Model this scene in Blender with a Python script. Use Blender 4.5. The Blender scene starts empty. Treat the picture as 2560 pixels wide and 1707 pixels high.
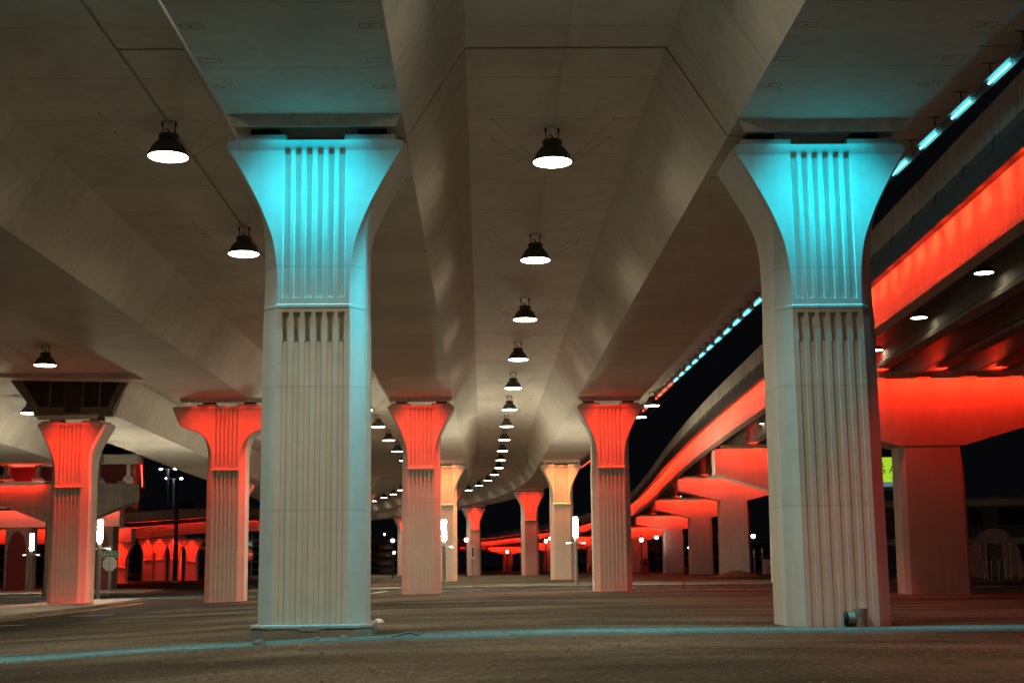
import bpy, bmesh, math, random
from mathutils import Vector, Matrix
rnd = random.Random(7)
PI = math.pi
scene = bpy.context.scene
col = scene.collection

# ------------------------------------------------------------------ helpers
def link(o, parent=None):
    col.objects.link(o)
    if parent is not None:
        o.parent = parent
    return o

def tag(o, label=None, cat=None, group=None, kind=None):
    if label: o['label'] = label
    if cat: o['category'] = cat
    if group: o['group'] = group
    if kind: o['kind'] = kind
    return o

def thing(name, label, cat, loc=(0, 0, 0), rz=0.0, group=None):
    o = bpy.data.objects.new(name, None)
    o.empty_display_size = 0.3
    o.location = loc
    o.rotation_euler = (0, 0, rz)
    link(o)
    return tag(o, label, cat, group)

class MB:
    def __init__(s):
        s.v = []; s.f = []
    def vert(s, p):
        s.v.append(tuple(p)); return len(s.v) - 1
    def box(s, x0, x1, y0, y1, z0, z1):
        b = len(s.v)
        for z in (z0, z1):
            for (x, y) in ((x0, y0), (x1, y0), (x1, y1), (x0, y1)):
                s.v.append((x, y, z))
        for f in ((3, 2, 1, 0), (4, 5, 6, 7), (0, 1, 5, 4), (1, 2, 6, 5), (2, 3, 7, 6), (3, 0, 4, 7)):
            s.f.append(tuple(b + i for i in f))
        return s
    def rings(s, rings, cap=True, closed=True):
        """rings: list of equal-length point loops"""
        n = len(rings[0]); b = len(s.v)
        for r in rings:
            s.v.extend(tuple(p) for p in r)
        for i in range(len(rings) - 1):
            for j in range(n if closed else n - 1):
                k = (j + 1) % n
                s.f.append((b + i * n + j, b + i * n + k, b + (i + 1) * n + k, b + (i + 1) * n + j))
        if cap and closed:
            s.f.append(tuple(b + j for j in reversed(range(n))))
            e = b + (len(rings) - 1) * n
            s.f.append(tuple(e + j for j in range(n)))
        return s
    def prism_y(s, prof, y0, y1):
        """profile in XZ extruded along Y"""
        return s.rings([[(x, y, z) for x, z in prof] for y in (y0, y1)])
    def tube(s, pts, r, n=8, cap=True):
        pts = [Vector(p) for p in pts]
        rs = r if isinstance(r, (list, tuple)) else [r] * len(pts)
        rings = []
        for i, p in enumerate(pts):
            a = pts[max(i - 1, 0)]; c = pts[min(i + 1, len(pts) - 1)]
            t = (c - a)
            if t.length < 1e-9: t = Vector((0, 0, 1))
            t.normalize()
            up = Vector((0, 0, 1)) if abs(t.z) < 0.95 else Vector((1, 0, 0))
            u = t.cross(up).normalized(); w = u.cross(t)
            rings.append([p + u * (rs[i] * math.cos(2 * PI * k / n)) + w * (rs[i] * math.sin(2 * PI * k / n)) for k in range(n)])
        return s.rings(rings, cap)
    def lathe(s, prof, n=24, cx=0, cy=0, cap=True):
        rings = [[(cx + r * math.cos(2 * PI * k / n), cy + r * math.sin(2 * PI * k / n), z) for k in range(n)] for r, z in prof]
        return s.rings(rings, cap)
    def build(s, name, mat=None, parent=None, loc=(0, 0, 0), rz=0.0, smooth=None, recalc=True):
        me = bpy.data.meshes.new(name)
        me.from_pydata(s.v, [], s.f)
        me.update()
        if recalc:
            bm = bmesh.new(); bm.from_mesh(me)
            bmesh.ops.recalc_face_normals(bm, faces=bm.faces)
            bm.to_mesh(me); bm.free()
        if mat: me.materials.append(mat)
        if smooth is not None:
            for p in me.polygons: p.use_smooth = True
            me.set_sharp_from_angle(angle=math.radians(smooth))
        o = bpy.data.objects.new(name, me)
        o.location = loc; o.rotation_euler = (0, 0, rz)
        return link(o, parent)

def dup(root, loc, label, rz=None, group=None):
    r = root.copy(); col.objects.link(r)
    r.location = loc
    if rz is not None: r.rotation_euler = (0, 0, rz)
    r['label'] = label
    if group: r['group'] = group
    for ch in list(root.children):
        c = ch.copy(); col.objects.link(c); c.parent = r
        for g in list(ch.children):
            d = g.copy(); col.objects.link(d); d.parent = c
    return r

def catmull(tab, x):
    """smooth interpolation of [(x, y...)] table"""
    n = len(tab)
    if x <= tab[0][0]: return tab[0][1:]
    if x >= tab[-1][0]: return tab[-1][1:]
    for i in range(n - 1):
        if tab[i][0] <= x <= tab[i + 1][0]:
            break
    p0 = tab[max(i - 1, 0)]; p1 = tab[i]; p2 = tab[i + 1]; p3 = tab[min(i + 2, n - 1)]
    h = p2[0] - p1[0]; t = (x - p1[0]) / h
    out = []
    for k in range(1, len(p1)):
        m1 = (p2[k] - p0[k]) / max(p2[0] - p0[0], 1e-9) * h
        m2 = (p3[k] - p1[k]) / max(p3[0] - p1[0], 1e-9) * h
        out.append((2 * t**3 - 3 * t**2 + 1) * p1[k] + (t**3 - 2 * t**2 + t) * m1 + (-2 * t**3 + 3 * t**2) * p2[k] + (t**3 - t**2) * m2)
    return tuple(out)

ORD = ['first', 'second', 'third', 'fourth', 'fifth', 'sixth', 'seventh', 'eighth', 'ninth', 'tenth', 'eleventh', 'twelfth',
       'thirteenth', 'fourteenth', 'fifteenth', 'sixteenth', 'seventeenth', 'eighteenth', 'nineteenth', 'twentieth', 'twenty-first',
       'twenty-second', 'twenty-third', 'twenty-fourth', 'twenty-fifth', 'twenty-sixth', 'twenty-seventh', 'twenty-eighth', 'twenty-ninth', 'thirtieth']

# ------------------------------------------------------------------ materials
def newmat(name):
    m = bpy.data.materials.new(name); m.use_nodes = True
    nt = m.node_tree
    for n in list(nt.nodes): nt.nodes.remove(n)
    out = nt.nodes.new('ShaderNodeOutputMaterial')
    b = nt.nodes.new('ShaderNodeBsdfPrincipled')
    nt.links.new(b.outputs[0], out.inputs[0])
    return m, nt, b

def N(nt, t, **kw):
    n = nt.nodes.new(t)
    for k, v in kw.items():
        if k in ('operation', 'blend_type', 'data_type', 'noise_dimensions', 'feature', 'interpolation_type', 'wave_type', 'bands_direction', 'clamp', 'attribute_name'):
            setattr(n, k, v)
        else:
            n.inputs[k].default_value = v
    return n

def L(nt, a, b): nt.links.new(a, b)

def ramp(nt, fac, stops, interp='LINEAR'):
    r = nt.nodes.new('ShaderNodeValToRGB'); r.color_ramp.interpolation = interp
    e = r.color_ramp.elements
    while len(e) < len(stops): e.new(0.5)
    for i, (p, c) in enumerate(stops):
        e[i].position = p
        e[i].color = c if len(c) == 4 else (*c, 1)
    L(nt, fac, r.inputs[0]); return r

def g3(v): return (v, v, v)

def concrete(name, base, stain=0.25, rough=0.75, joints=0.0, joint_axis='Y', streak=0.3, bump=0.15, scale=1.0, joint_mix=0.75):
    m, nt, b = newmat(name)
    tc = N(nt, 'ShaderNodeTexCoord'); geo = N(nt, 'ShaderNodeNewGeometry')
    P = geo.outputs['Position']
    big = N(nt, 'ShaderNodeTexNoise', Scale=0.35 * scale, Detail=6.0, Roughness=0.62); L(nt, P, big.inputs['Vector'])
    mid = N(nt, 'ShaderNodeTexNoise', Scale=2.6 * scale, Detail=5.0, Roughness=0.65); L(nt, P, mid.inputs['Vector'])
    fine = N(nt, 'ShaderNodeTexNoise', Scale=38.0, Detail=3.0, Roughness=0.6); L(nt, P, fine.inputs['Vector'])
    mp = N(nt, 'ShaderNodeMapping', Scale=(3.0, 3.0, 0.12)); L(nt, P, mp.inputs['Vector'])
    st = N(nt, 'ShaderNodeTexNoise', Scale=1.6, Detail=4.0, Roughness=0.6); L(nt, mp.outputs[0], st.inputs['Vector'])
    c0 = tuple(x * (1 - stain) for x in base); c1 = tuple(min(1, x * (1 + stain * 0.25)) for x in base)
    r1 = ramp(nt, big.outputs[0], [(0.3, c0), (0.62, c1)])
    r2 = ramp(nt, mid.outputs[0], [(0.28, g3(1 - stain * 0.9)), (0.6, g3(1.0))])
    r3 = ramp(nt, st.outputs[0], [(0.3, g3(1 - streak * 0.8)), (0.58, g3(1.0))])
    mx = N(nt, 'ShaderNodeMix', data_type='RGBA', blend_type='MULTIPLY'); mx.inputs[0].default_value = 1
    L(nt, r1.outputs[0], mx.inputs[6]); L(nt, r2.outputs[0], mx.inputs[7])
    mx2 = N(nt, 'ShaderNodeMix', data_type='RGBA', blend_type='MULTIPLY'); mx2.inputs[0].default_value = 1
    L(nt, mx.outputs[2], mx2.inputs[6]); L(nt, r3.outputs[0], mx2.inputs[7])
    last = mx2.outputs[2]
    # bug holes
    vor = N(nt, 'ShaderNodeTexVoronoi', Scale=3.3); L(nt, P, vor.inputs['Vector'])
    vr = ramp(nt, vor.outputs['Distance'], [(0.0, g3(0.35)), (0.035, g3(0.45)), (0.06, g3(1))])
    mx4 = N(nt, 'ShaderNodeMix', data_type='RGBA', blend_type='MULTIPLY'); mx4.inputs[0].default_value = 0.45
    L(nt, last, mx4.inputs[6]); L(nt, vr.outputs[0], mx4.inputs[7]); last = mx4.outputs[2]
    hgt = fine.outputs[0]
    if joints > 0:
        sx = N(nt, 'ShaderNodeSeparateXYZ'); L(nt, P, sx.inputs[0])
        wob = N(nt, 'ShaderNodeMath', operation='MULTIPLY_ADD'); L(nt, mid.outputs[0], wob.inputs[0]); wob.inputs[1].default_value = 0.03; L(nt, sx.outputs[joint_axis], wob.inputs[2])
        dv = N(nt, 'ShaderNodeMath', operation='DIVIDE'); L(nt, wob.outputs[0], dv.inputs[0]); dv.inputs[1].default_value = joints
        fr = N(nt, 'ShaderNodeMath', operation='FRACT'); L(nt, dv.outputs[0], fr.inputs[0])
        jr = ramp(nt, fr.outputs[0], [(0.0, g3(0.45)), (0.007, g3(0.55)), (0.012, g3(1)), (0.985, g3(1)), (1.0, g3(0.75))])
        mx3 = N(nt, 'ShaderNodeMix', data_type='RGBA', blend_type='MULTIPLY'); mx3.inputs[0].default_value = joint_mix
        L(nt, last, mx3.inputs[6]); L(nt, jr.outputs[0], mx3.inputs[7]); last = mx3.outputs[2]
        # per segment tone
        fl = N(nt, 'ShaderNodeMath', operation='FLOOR'); L(nt, dv.outputs[0], fl.inputs[0])
        wn = N(nt, 'ShaderNodeTexWhiteNoise', noise_dimensions='1D'); L(nt, fl.outputs[0], wn.inputs['W'])
        sr = ramp(nt, wn.outputs[0], [(0, g3(0.93)), (1, g3(1.0))])
        mx5 = N(nt, 'ShaderNodeMix', data_type='RGBA', blend_type='MULTIPLY'); mx5.inputs[0].default_value = 1
        L(nt, last, mx5.inputs[6]); L(nt, sr.outputs[0], mx5.inputs[7]); last = mx5.outputs[2]
    L(nt, last, b.inputs['Base Color'])
    b.inputs['Roughness'].default_value = rough
    b.inputs['Specular IOR Level'].default_value = 0.25
    ad = N(nt, 'ShaderNodeMath', operation='MULTIPLY_ADD'); L(nt, mid.outputs[0], ad.inputs[0]); ad.inputs[1].default_value = 2.0; L(nt, hgt, ad.inputs[2])
    bp = N(nt, 'ShaderNodeBump', Strength=bump, Distance=0.02); L(nt, ad.outputs[0], bp.inputs['Height'])
    L(nt, bp.outputs[0], b.inputs['Normal'])
    return m

def simple(name, base, rough=0.6, metal=0.0, var=0.2, scale=4.0, spec=0.4):
    m, nt, b = newmat(name)
    geo = N(nt, 'ShaderNodeNewGeometry')
    no = N(nt, 'ShaderNodeTexNoise', Scale=scale, Detail=4.0, Roughness=0.6); L(nt, geo.outputs['Position'], no.inputs['Vector'])
    r = ramp(nt, no.outputs[0], [(0.3, tuple(x * (1 - var) for x in base)), (0.7, tuple(min(1, x * (1 + var)) for x in base))])
    L(nt, r.outputs[0], b.inputs['Base Color'])
    b.inputs['Roughness'].default_value = rough; b.inputs['Metallic'].default_value = metal
    b.inputs['Specular IOR Level'].default_value = spec
    return m

def emit(name, colr, strength):
    m, nt, b = newmat(name)
    b.inputs['Base Color'].default_value = (0.8, 0.8, 0.8, 1)
    b.inputs['Emission Color'].default_value = (*colr, 1)
    b.inputs['Emission Strength'].default_value = strength
    return m

WARM = (1.0, 0.875, 0.60)
RED = (1.0, 0.022, 0.007)
CYAN = (0.0, 0.76, 1.0)
AMBER = (1.0, 0.24, 0.065)
M = {}
M['girder'] = concrete('painted_box_girder_concrete', (0.74, 0.70, 0.62), stain=0.14, joints=3.0, streak=0.1, bump=0.10)
M['column'] = concrete('painted_column_concrete', (0.70, 0.68, 0.62), stain=0.10, joints=2.45, joint_axis='Z', joint_mix=0.35, streak=0.09, bump=0.10)
M['pier'] = concrete('plain_pier_concrete', (0.60, 0.57, 0.52), stain=0.12, streak=0.10, bump=0.12)
M['barrier'] = concrete('barrier_concrete', (0.74, 0.69, 0.61), stain=0.2, streak=0.3, joints=6.0)
M['raw'] = concrete('raw_weathered_concrete', (0.30, 0.27, 0.23), stain=0.3, streak=0.3, bump=0.3)
M['plinth'] = concrete('chipped_plinth_concrete', (0.36, 0.34, 0.30), stain=0.3, streak=0.3, bump=0.5)
M['bare_plinth'] = concrete('bare_brown_plinth_concrete', (0.33, 0.26, 0.205), stain=0.35, streak=0.2, bump=0.5)
M['recess'] = concrete('recess_outline_concrete', (0.33, 0.29, 0.24), stain=0.3, streak=0.2)
M['dark_panel'] = concrete('dark_formed_panel', (0.09, 0.08, 0.065), stain=0.4, streak=0.5)
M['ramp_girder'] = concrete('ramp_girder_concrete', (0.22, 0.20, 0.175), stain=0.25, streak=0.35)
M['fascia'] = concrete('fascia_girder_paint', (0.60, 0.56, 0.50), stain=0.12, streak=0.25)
M['shade_paint'] = simple('lamp_shade_dark_bronze_paint', (0.09, 0.08, 0.066), 0.5, 0.3)
M['dark_metal'] = simple('dark_painted_metal', (0.045, 0.042, 0.04), 0.55, 0.4)
M['galv'] = simple('galvanised_metal', (0.35, 0.34, 0.32), 0.5, 0.5)
M['pole'] = simple('grey_pole_paint', (0.22, 0.21, 0.19), 0.5, 0.2)
M['rubber'] = simple('black_bearing_rubber', (0.02, 0.02, 0.02), 0.9)
M['steel_shield'] = simple('cove_shield_paint', (0.70, 0.67, 0.60), 0.6)
M['pvc'] = simple('dusty_white_pvc', (0.22, 0.19, 0.155), 0.7)
M['maroon'] = simple('maroon_steel_and_red_glow', (0.16, 0.02, 0.02), 0.5)  # steel paint, also painted red light on the diaphragm and post arches
M['yellow_machine'] = simple('yellow_machine_paint', (0.45, 0.28, 0.02), 0.5)
M['white_paint'] = simple('worn_white_line_paint', (0.55, 0.53, 0.48), 0.8, var=0.35, scale=9)
M['yellow_paint'] = simple('worn_yellow_line_paint', (0.62, 0.33, 0.03), 0.8, var=0.3, scale=9)
M['sign_green'] = simple('sign_green_sheeting', (0.0, 0.13, 0.07), 0.4, var=0.05)
M['sign_white'] = simple('sign_white_sheeting', (0.75, 0.75, 0.72), 0.4, var=0.05)
M['sign_red'] = simple('sign_red_sheeting', (0.35, 0.015, 0.02), 0.4, var=0.05)
M['sign_back'] = simple('bare_aluminium_sign_back', (0.5, 0.48, 0.45), 0.45, 0.3)
M['orange'] = simple('orange_barrel_plastic', (0.7, 0.12, 0.02), 0.5)
M['cabinet'] = simple('pale_cabinet_paint', (0.55, 0.56, 0.58), 0.5)
M['rusty_metal'] = simple('corrugated_metal', (0.24, 0.11, 0.10), 0.6, 0.2, var=0.35)
M['dark_roof'] = simple('dark_roof_metal', (0.10, 0.10, 0.11), 0.5, 0.3)
M['brick_dark'] = simple('dark_building_wall', (0.07, 0.055, 0.05), 0.9, var=0.3)
M['glass_dark'] = simple('dark_window_glass', (0.01, 0.011, 0.013), 0.15)
M['lens'] = emit('lamp_lens_glow', WARM, 36.0)
M['lens_small'] = emit('small_lamp_lens_glow', WARM, 15.0)
M['tube_cyan'] = emit('cyan_led_tube', (0.12, 0.85, 1.0), 5.0)
M['tube_red'] = emit('red_led_tube', (1.0, 0.05, 0.03), 7.0)
M['strip_red'] = emit('red_led_strip', RED, 190.0)
M['strip_orange'] = emit('orange_red_led_strip', (1.0, 0.040, 0.013), 430.0)
M['strip_cap'] = emit('deep_red_led_strip', (1.0, 0.026, 0.008), 270.0)
M['post_glow'] = emit('light_column_glow', (1.0, 0.88, 0.63), 440.0)
M['small_glow'] = emit('small_arm_light_glow', (1.0, 0.93, 0.8), 6.0)
M['far_glow'] = emit('street_lamp_glow', (1.0, 0.95, 0.82), 30.0)
M['far_cool'] = emit('cool_mast_lamp_glow', (0.80, 0.95, 1.0), 30.0)
M['flare_glow'] = emit('flood_lamp_glow', (0.95, 1.0, 0.97), 60.0)
M['car_red'] = emit('tail_lamp_glow', (1.0, 0.04, 0.02), 6.0)
M['bill_face'] = emit('backlit_billboard_face', (0.50, 0.86, 0.03), 0.75)
M['bill_strip'] = emit('backlit_caption_strip', (0.25, 0.42, 0.60), 0.35)
M['bill_black'] = simple('billboard_black_letters', (0.004, 0.004, 0.004), 0.8)

def ground_material():
    m, nt, b = newmat('packed_dirt_and_gravel')
    geo = N(nt, 'ShaderNodeNewGeometry'); P = geo.outputs['Position']
    mp = N(nt, 'ShaderNodeMapping', Scale=(0.38, 1.0, 1.0)); mp.inputs['Rotation'].default_value = (0, 0, 0.06); L(nt, P, mp.inputs['Vector'])
    tr = N(nt, 'ShaderNodeTexNoise', Scale=0.55, Detail=7.0, Roughness=0.62, Distortion=0.4); L(nt, mp.outputs[0], tr.inputs['Vector'])
    big = N(nt, 'ShaderNodeTexNoise', Scale=0.11, Detail=5.0, Roughness=0.6); L(nt, P, big.inputs['Vector'])
    fine = N(nt, 'ShaderNodeTexNoise', Scale=9.0, Detail=8.0, Roughness=0.72); L(nt, P, fine.inputs['Vector'])
    vor = N(nt, 'ShaderNodeTexVoronoi', Scale=16.0); L(nt, P, vor.inputs['Vector'])
    c = ramp(nt, tr.outputs[0], [(0.25, (0.135, 0.112, 0.088)), (0.42, (0.20, 0.172, 0.138)), (0.58, (0.255, 0.225, 0.185)), (0.75, (0.30, 0.27, 0.23))])
    c2 = ramp(nt, big.outputs[0], [(0.35, g3(0.62)), (0.62, g3(1.1))])
    c3 = ramp(nt, fine.outputs[0], [(0.30, g3(0.35)), (0.5, g3(0.95)), (0.68, g3(1.35))])
    a = N(nt, 'ShaderNodeMix', data_type='RGBA', blend_type='MULTIPLY'); a.inputs[0].default_value = 1
    L(nt, c.outputs[0], a.inputs[6]); L(nt, c2.outputs[0], a.inputs[7])
    d = N(nt, 'ShaderNodeMix', data_type='RGBA', blend_type='MULTIPLY'); d.inputs[0].default_value = 0.85
    L(nt, a.outputs[2], d.inputs[6]); L(nt, c3.outputs[0], d.inputs[7])
    mpb = N(nt, 'ShaderNodeMapping', Scale=(0.10, 0.42, 1.0)); mpb.inputs['Rotation'].default_value = (0, 0, -0.10); L(nt, P, mpb.inputs['Vector'])
    bn_ = N(nt, 'ShaderNodeTexNoise', Scale=0.62, Detail=3.0, Roughness=0.55, Distortion=0.8); L(nt, mpb.outputs[0], bn_.inputs['Vector'])
    cb_ = ramp(nt, bn_.outputs[0], [(0.36, g3(0.42)), (0.47, g3(0.70)), (0.56, g3(0.92)), (0.68, g3(1.08))])
    db_ = N(nt, 'ShaderNodeMix', data_type='RGBA', blend_type='MULTIPLY'); db_.inputs[0].default_value = 1
    L(nt, d.outputs[2], db_.inputs[6]); L(nt, cb_.outputs[0], db_.inputs[7]); d = db_
    # scattered pale and dark stones
    vc = ramp(nt, vor.outputs['Color'], [(0.0, g3(0.5)), (0.80, g3(1.0)), (0.93, g3(1.0)), (0.95, g3(1.9))], 'CONSTANT')
    e = N(nt, 'ShaderNodeMix', data_type='RGBA', blend_type='MULTIPLY'); e.inputs[0].default_value = 0.6
    L(nt, d.outputs[2], e.inputs[6]); L(nt, vc.outputs[0], e.inputs[7])
    L(nt, e.outputs[2], b.inputs['Base Color'])
    b.inputs['Roughness'].default_value = 0.97; b.inputs['Specular IOR Level'].default_value = 0.05
    gr_ = N(nt, 'ShaderNodeTexNoise', Scale=26.0, Detail=5.0, Roughness=0.75); L(nt, P, gr_.inputs['Vector'])
    gc_ = ramp(nt, gr_.outputs[0], [(0.32, g3(0.45)), (0.50, g3(1.0)), (0.64, g3(1.55))])
    ge_ = N(nt, 'ShaderNodeMix', data_type='RGBA', blend_type='MULTIPLY'); ge_.inputs[0].default_value = 0.9
    L(nt, e.outputs[2], ge_.inputs[6]); L(nt, gc_.outputs[0], ge_.inputs[7]); L(nt, ge_.outputs[2], b.inputs['Base Color'])
    h = N(nt, 'ShaderNodeMath', operation='MULTIPLY_ADD'); L(nt, tr.outputs[0], h.inputs[0]); h.inputs[1].default_value = 0.7; L(nt, fine.outputs[0], h.inputs[2])
    h2 = N(nt, 'ShaderNodeMath', operation='MULTIPLY_ADD'); L(nt, vor.outputs['Distance'], h2.inputs[0]); h2.inputs[1].default_value = -0.5; L(nt, h.outputs[0], h2.inputs[2])
    bp = N(nt, 'ShaderNodeBump', Strength=0.9, Distance=0.06); L(nt, h2.outputs[0], bp.inputs['Height']); L(nt, bp.outputs[0], b.inputs['Normal'])
    return m
def asphalt_material():
    m, nt, b = newmat('worn_asphalt')
    geo = N(nt, 'ShaderNodeNewGeometry'); P = geo.outputs['Position']
    n1 = N(nt, 'ShaderNodeTexNoise', Scale=0.5, Detail=6.0, Roughness=0.65); L(nt, P, n1.inputs['Vector'])
    n2 = N(nt, 'ShaderNodeTexNoise', Scale=30.0, Detail=3.0); L(nt, P, n2.inputs['Vector'])
    c = ramp(nt, n1.outputs[0], [(0.3, (0.030, 0.029, 0.029)), (0.65, (0.058, 0.054, 0.05))])
    c2 = ramp(nt, n2.outputs[0], [(0.3, g3(0.75)), (0.7, g3(1.2))])
    a = N(nt, 'ShaderNodeMix', data_type='RGBA', blend_type='MULTIPLY'); a.inputs[0].default_value = 1
    L(nt, c.outputs[0], a.inputs[6]); L(nt, c2.outputs[0], a.inputs[7]); L(nt, a.outputs[2], b.inputs['Base Color'])
    b.inputs['Roughness'].default_value = 0.95; b.inputs['Specular IOR Level'].default_value = 0.04
    bp = N(nt, 'ShaderNodeBump', Strength=0.3, Distance=0.01); L(nt, n2.outputs[0], bp.inputs['Height']); L(nt, bp.outputs[0], b.inputs['Normal'])
    return m
M['ground'] = ground_material()
M['asphalt'] = asphalt_material()
M['kerb'] = concrete('kerb_concrete', (0.34, 0.31, 0.27), stain=0.35, streak=0.1, bump=0.2)
M['stone'] = simple('brown_stone', (0.13, 0.10, 0.075), 0.95, var=0.4, scale=8)

# ------------------------------------------------------------------ world and camera
w = bpy.data.worlds.new("World"); scene.world = w; w.use_nodes = True
bg = w.node_tree.nodes['Background']
bg.inputs[0].default_value = (0.42, 0.45, 0.62, 1); bg.inputs[1].default_value = 0.0045

cam_d = bpy.data.cameras.new('camera'); cam = bpy.data.objects.new('camera', cam_d); link(cam)
FPX, PIT, YAW, ROLL, ZC = 3123.4935, .1604, .0229, -.012, 1.3923
cam_d.sensor_width = 36.0; cam_d.lens = 36.0 * FPX / 2352.0
cam_d.clip_end = 3000; cam_d.clip_start = 0.1
c_, s_ = math.cos(YAW), math.sin(YAW)
r_ = Vector((c_, -s_, 0)); fw = Vector((s_, c_, 0)); up = Vector((0, 0, 1))
F_ = fw * math.cos(PIT) + up * math.sin(PIT); U_ = -fw * math.sin(PIT) + up * math.cos(PIT)
R2_ = r_ * math.cos(ROLL) + U_ * math.sin(ROLL); U2_ = -r_ * math.sin(ROLL) + U_ * math.cos(ROLL)
cam.matrix_world = Matrix(((R2_.x, U2_.x, -F_.x, 0), (R2_.y, U2_.y, -F_.y, 0), (R2_.z, U2_.z, -F_.z, ZC), (0, 0, 0, 1)))
scene.camera = cam
scene.view_settings.view_transform = 'Standard'; scene.view_settings.look = 'None'
scene.view_settings.gamma = 1.0; scene.view_settings.exposure = 0.0
scene.render.engine = 'CYCLES'
cy = scene.cycles
cy.use_denoising = True
try:
    cy.denoiser = 'OPENIMAGEDENOISE'; cy.denoising_input_passes = 'RGB_ALBEDO_NORMAL'; cy.denoising_prefilter = 'ACCURATE'
except Exception: pass
cy.use_light_tree = True; cy.max_bounces = 8; cy.diffuse_bounces = 6; cy.glossy_bounces = 2
cy.sample_clamp_indirect = 4.0; cy.caustics_reflective = False; cy.caustics_refractive = False
cy.use_adaptive_sampling = False

# ------------------------------------------------------------------ ground
GX = [-400, -80, -30, -22, -14, -9, -3.4, 2, 7, 20, 40, 400]
GY = [-60, 10, 27, 42, 60, 75, 100, 123, 171, 219, 300, 900]
GZ = [
 [-1.2, -1.0, -.75, -.60, -.45, -.30, -.05, 0, 0, 0, 0, 0],
 [-1.2, -1.0, -.75, -.60, -.45, -.30, -.05, 0, 0, 0, 0, 0],
 [-1.2, -1.0, -.75, -.62, -.48, -.29, 0, .07, .04, 0, 0, 0],
 [-1.2, -1.0, -.80, -.66, -.52, -.35, -.08, -.02, -.03, -.1, -.1, -.1],
 [-1.2, -1.1, -.85, -.66, -.54, -.40, -.18, -.15, -.15, -.25, -.25, -.25],
 [-1.2, -1.1, -.90, -.64, -.58, -.42, -.263, -.263, -.263, -.26, -.26, -.26],
 [-1.2, -1.1, -.90, -.70, -.60, -.45, -.28, -.26, -.25, -.25, -.30, -.3],
 [-1.2, -1.1, -.90, -.75, -.65, -.50, -.25, -.23, -.225, -.15, -.40, -.4],
 [-1.2, -1.1, -1.0, -.80, -.70, -.60, -.40, -.35, -.28, -.30, -.5, -.5],
 [-1.2, -1.1, -1.0, -.90, -.85, -.80, -.70, -.70, -.65, -.55, -.55, -.6],
 [-1.2, -1.1, -1.0, -1.0, -1.0, -1.0, -.95, -.9, -.9, -.9, -.9, -.9],
 [-1.2] * 12]
def gbase(x, y):
    x = min(max(x, GX[0]), GX[-1] - 1e-6); y = min(max(y, GY[0]), GY[-1] - 1e-6)
    i = max(k for k in range(len(GX) - 1) if GX[k] <= x); j = max(k for k in range(len(GY) - 1) if GY[k] <= y)
    u = (x - GX[i]) / (GX[i + 1] - GX[i]); v = (y - GY[j]) / (GY[j + 1] - GY[j])
    return (GZ[j][i] * (1 - u) + GZ[j][i + 1] * u) * (1 - v) + (GZ[j + 1][i] * (1 - u) + GZ[j + 1][i + 1] * u) * v
from mathutils import noise as mnoise
def rough(x, y):
    m = min(max((x + 13.0) / 3.0, 0), 1) * min(max((73.0 - y) / 4.0, 0), 1)
    if m <= 0: return 0.0
    n = mnoise.noise((x * 0.10, y * 0.55, 0.0)) * 0.030 + mnoise.noise((x * 0.35, y * 1.1, 5.0)) * 0.016 + mnoise.noise((x * 1.3, y * 2.2, 9.0)) * 0.007
    return n * m
def gz(x, y): return gbase(x, y) + rough(x, y)

def axis_pts(nodes, dense):
    pts = set(nodes)
    for a, b_, st in dense:
        k = a
        while k <= b_ + 1e-9:
            pts.add(round(k, 4)); k += st
    return sorted(pts)
gxs = axis_pts(GX, [(-32, 24, 0.5), (-80, -32, 4), (24, 80, 4), (-400, -80, 40), (80, 400, 40)])
gys = axis_pts(GY, [(6, 76, 0.4), (76, 130, 2), (130, 300, 6), (-60, 6, 6), (300, 900, 50)])
g = MB()
for y in gys:
    for x in gxs: g.v.append((x, y, gz(x, y)))
nx = len(gxs)
for j in range(len(gys) - 1):
    for i in range(nx - 1):
        g.f.append((j * nx + i, j * nx + i + 1, (j + 1) * nx + i + 1, (j + 1) * nx + i))
ground = g.build('ground', M['ground'], smooth=60); tag(ground, kind='structure')

def ribbon(name, left, right, eps, mat, n=40, cols=6, kind='structure', thick=0.0):
    """drape a strip between two polylines [(x,y)] onto the ground"""
    def along(pl, t):
        ls = [math.dist(pl[i], pl[i + 1]) for i in range(len(pl) - 1)]; d = t * sum(ls)
        for i, l in enumerate(ls):
            if d <= l or i == len(ls) - 1:
                u = d / l if l else 0
                return (pl[i][0] + (pl[i + 1][0] - pl[i][0]) * u, pl[i][1] + (pl[i + 1][1] - pl[i][1]) * u)
            d -= l
    b = MB()
    for i in range(n + 1):
        a = along(left, i / n); c = along(right, i / n)
        for k in range(cols + 1):
            u = k / cols; x = a[0] + (c[0] - a[0]) * u; y = a[1] + (c[1] - a[1]) * u
            b.v.append((x, y, gz(x, y) + eps))
    for i in range(n):
        for k in range(cols):
            q = i * (cols + 1) + k
            b.f.append((q, q + 1, q + cols + 2, q + cols + 1))
    if thick > 0:
        m = len(b.v)
        b.v += [(x, y, z - eps - thick) for x, y, z in b.v]
        edge = [k for k in range(cols + 1)] + [i * (cols + 1) + cols for i in range(1, n + 1)] + [n * (cols + 1) + k for k in range(cols - 1, -1, -1)] + [i * (cols + 1) for i in range(n - 1, 0, -1)]
        for i in range(len(edge)):
            p, q = edge[i], edge[(i + 1) % len(edge)]
            b.f.append((p, q, q + m, p + m))
    o = b.build(name, mat, recalc=thick > 0)
    if kind: tag(o, kind=kind)
    return o
def curve_pts(pl, n=24):
    tab = [(i, *p) for i, p in enumerate(pl)]
    return [catmull(tab, (len(pl) - 1) * i / n) for i in range(n + 1)]

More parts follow.
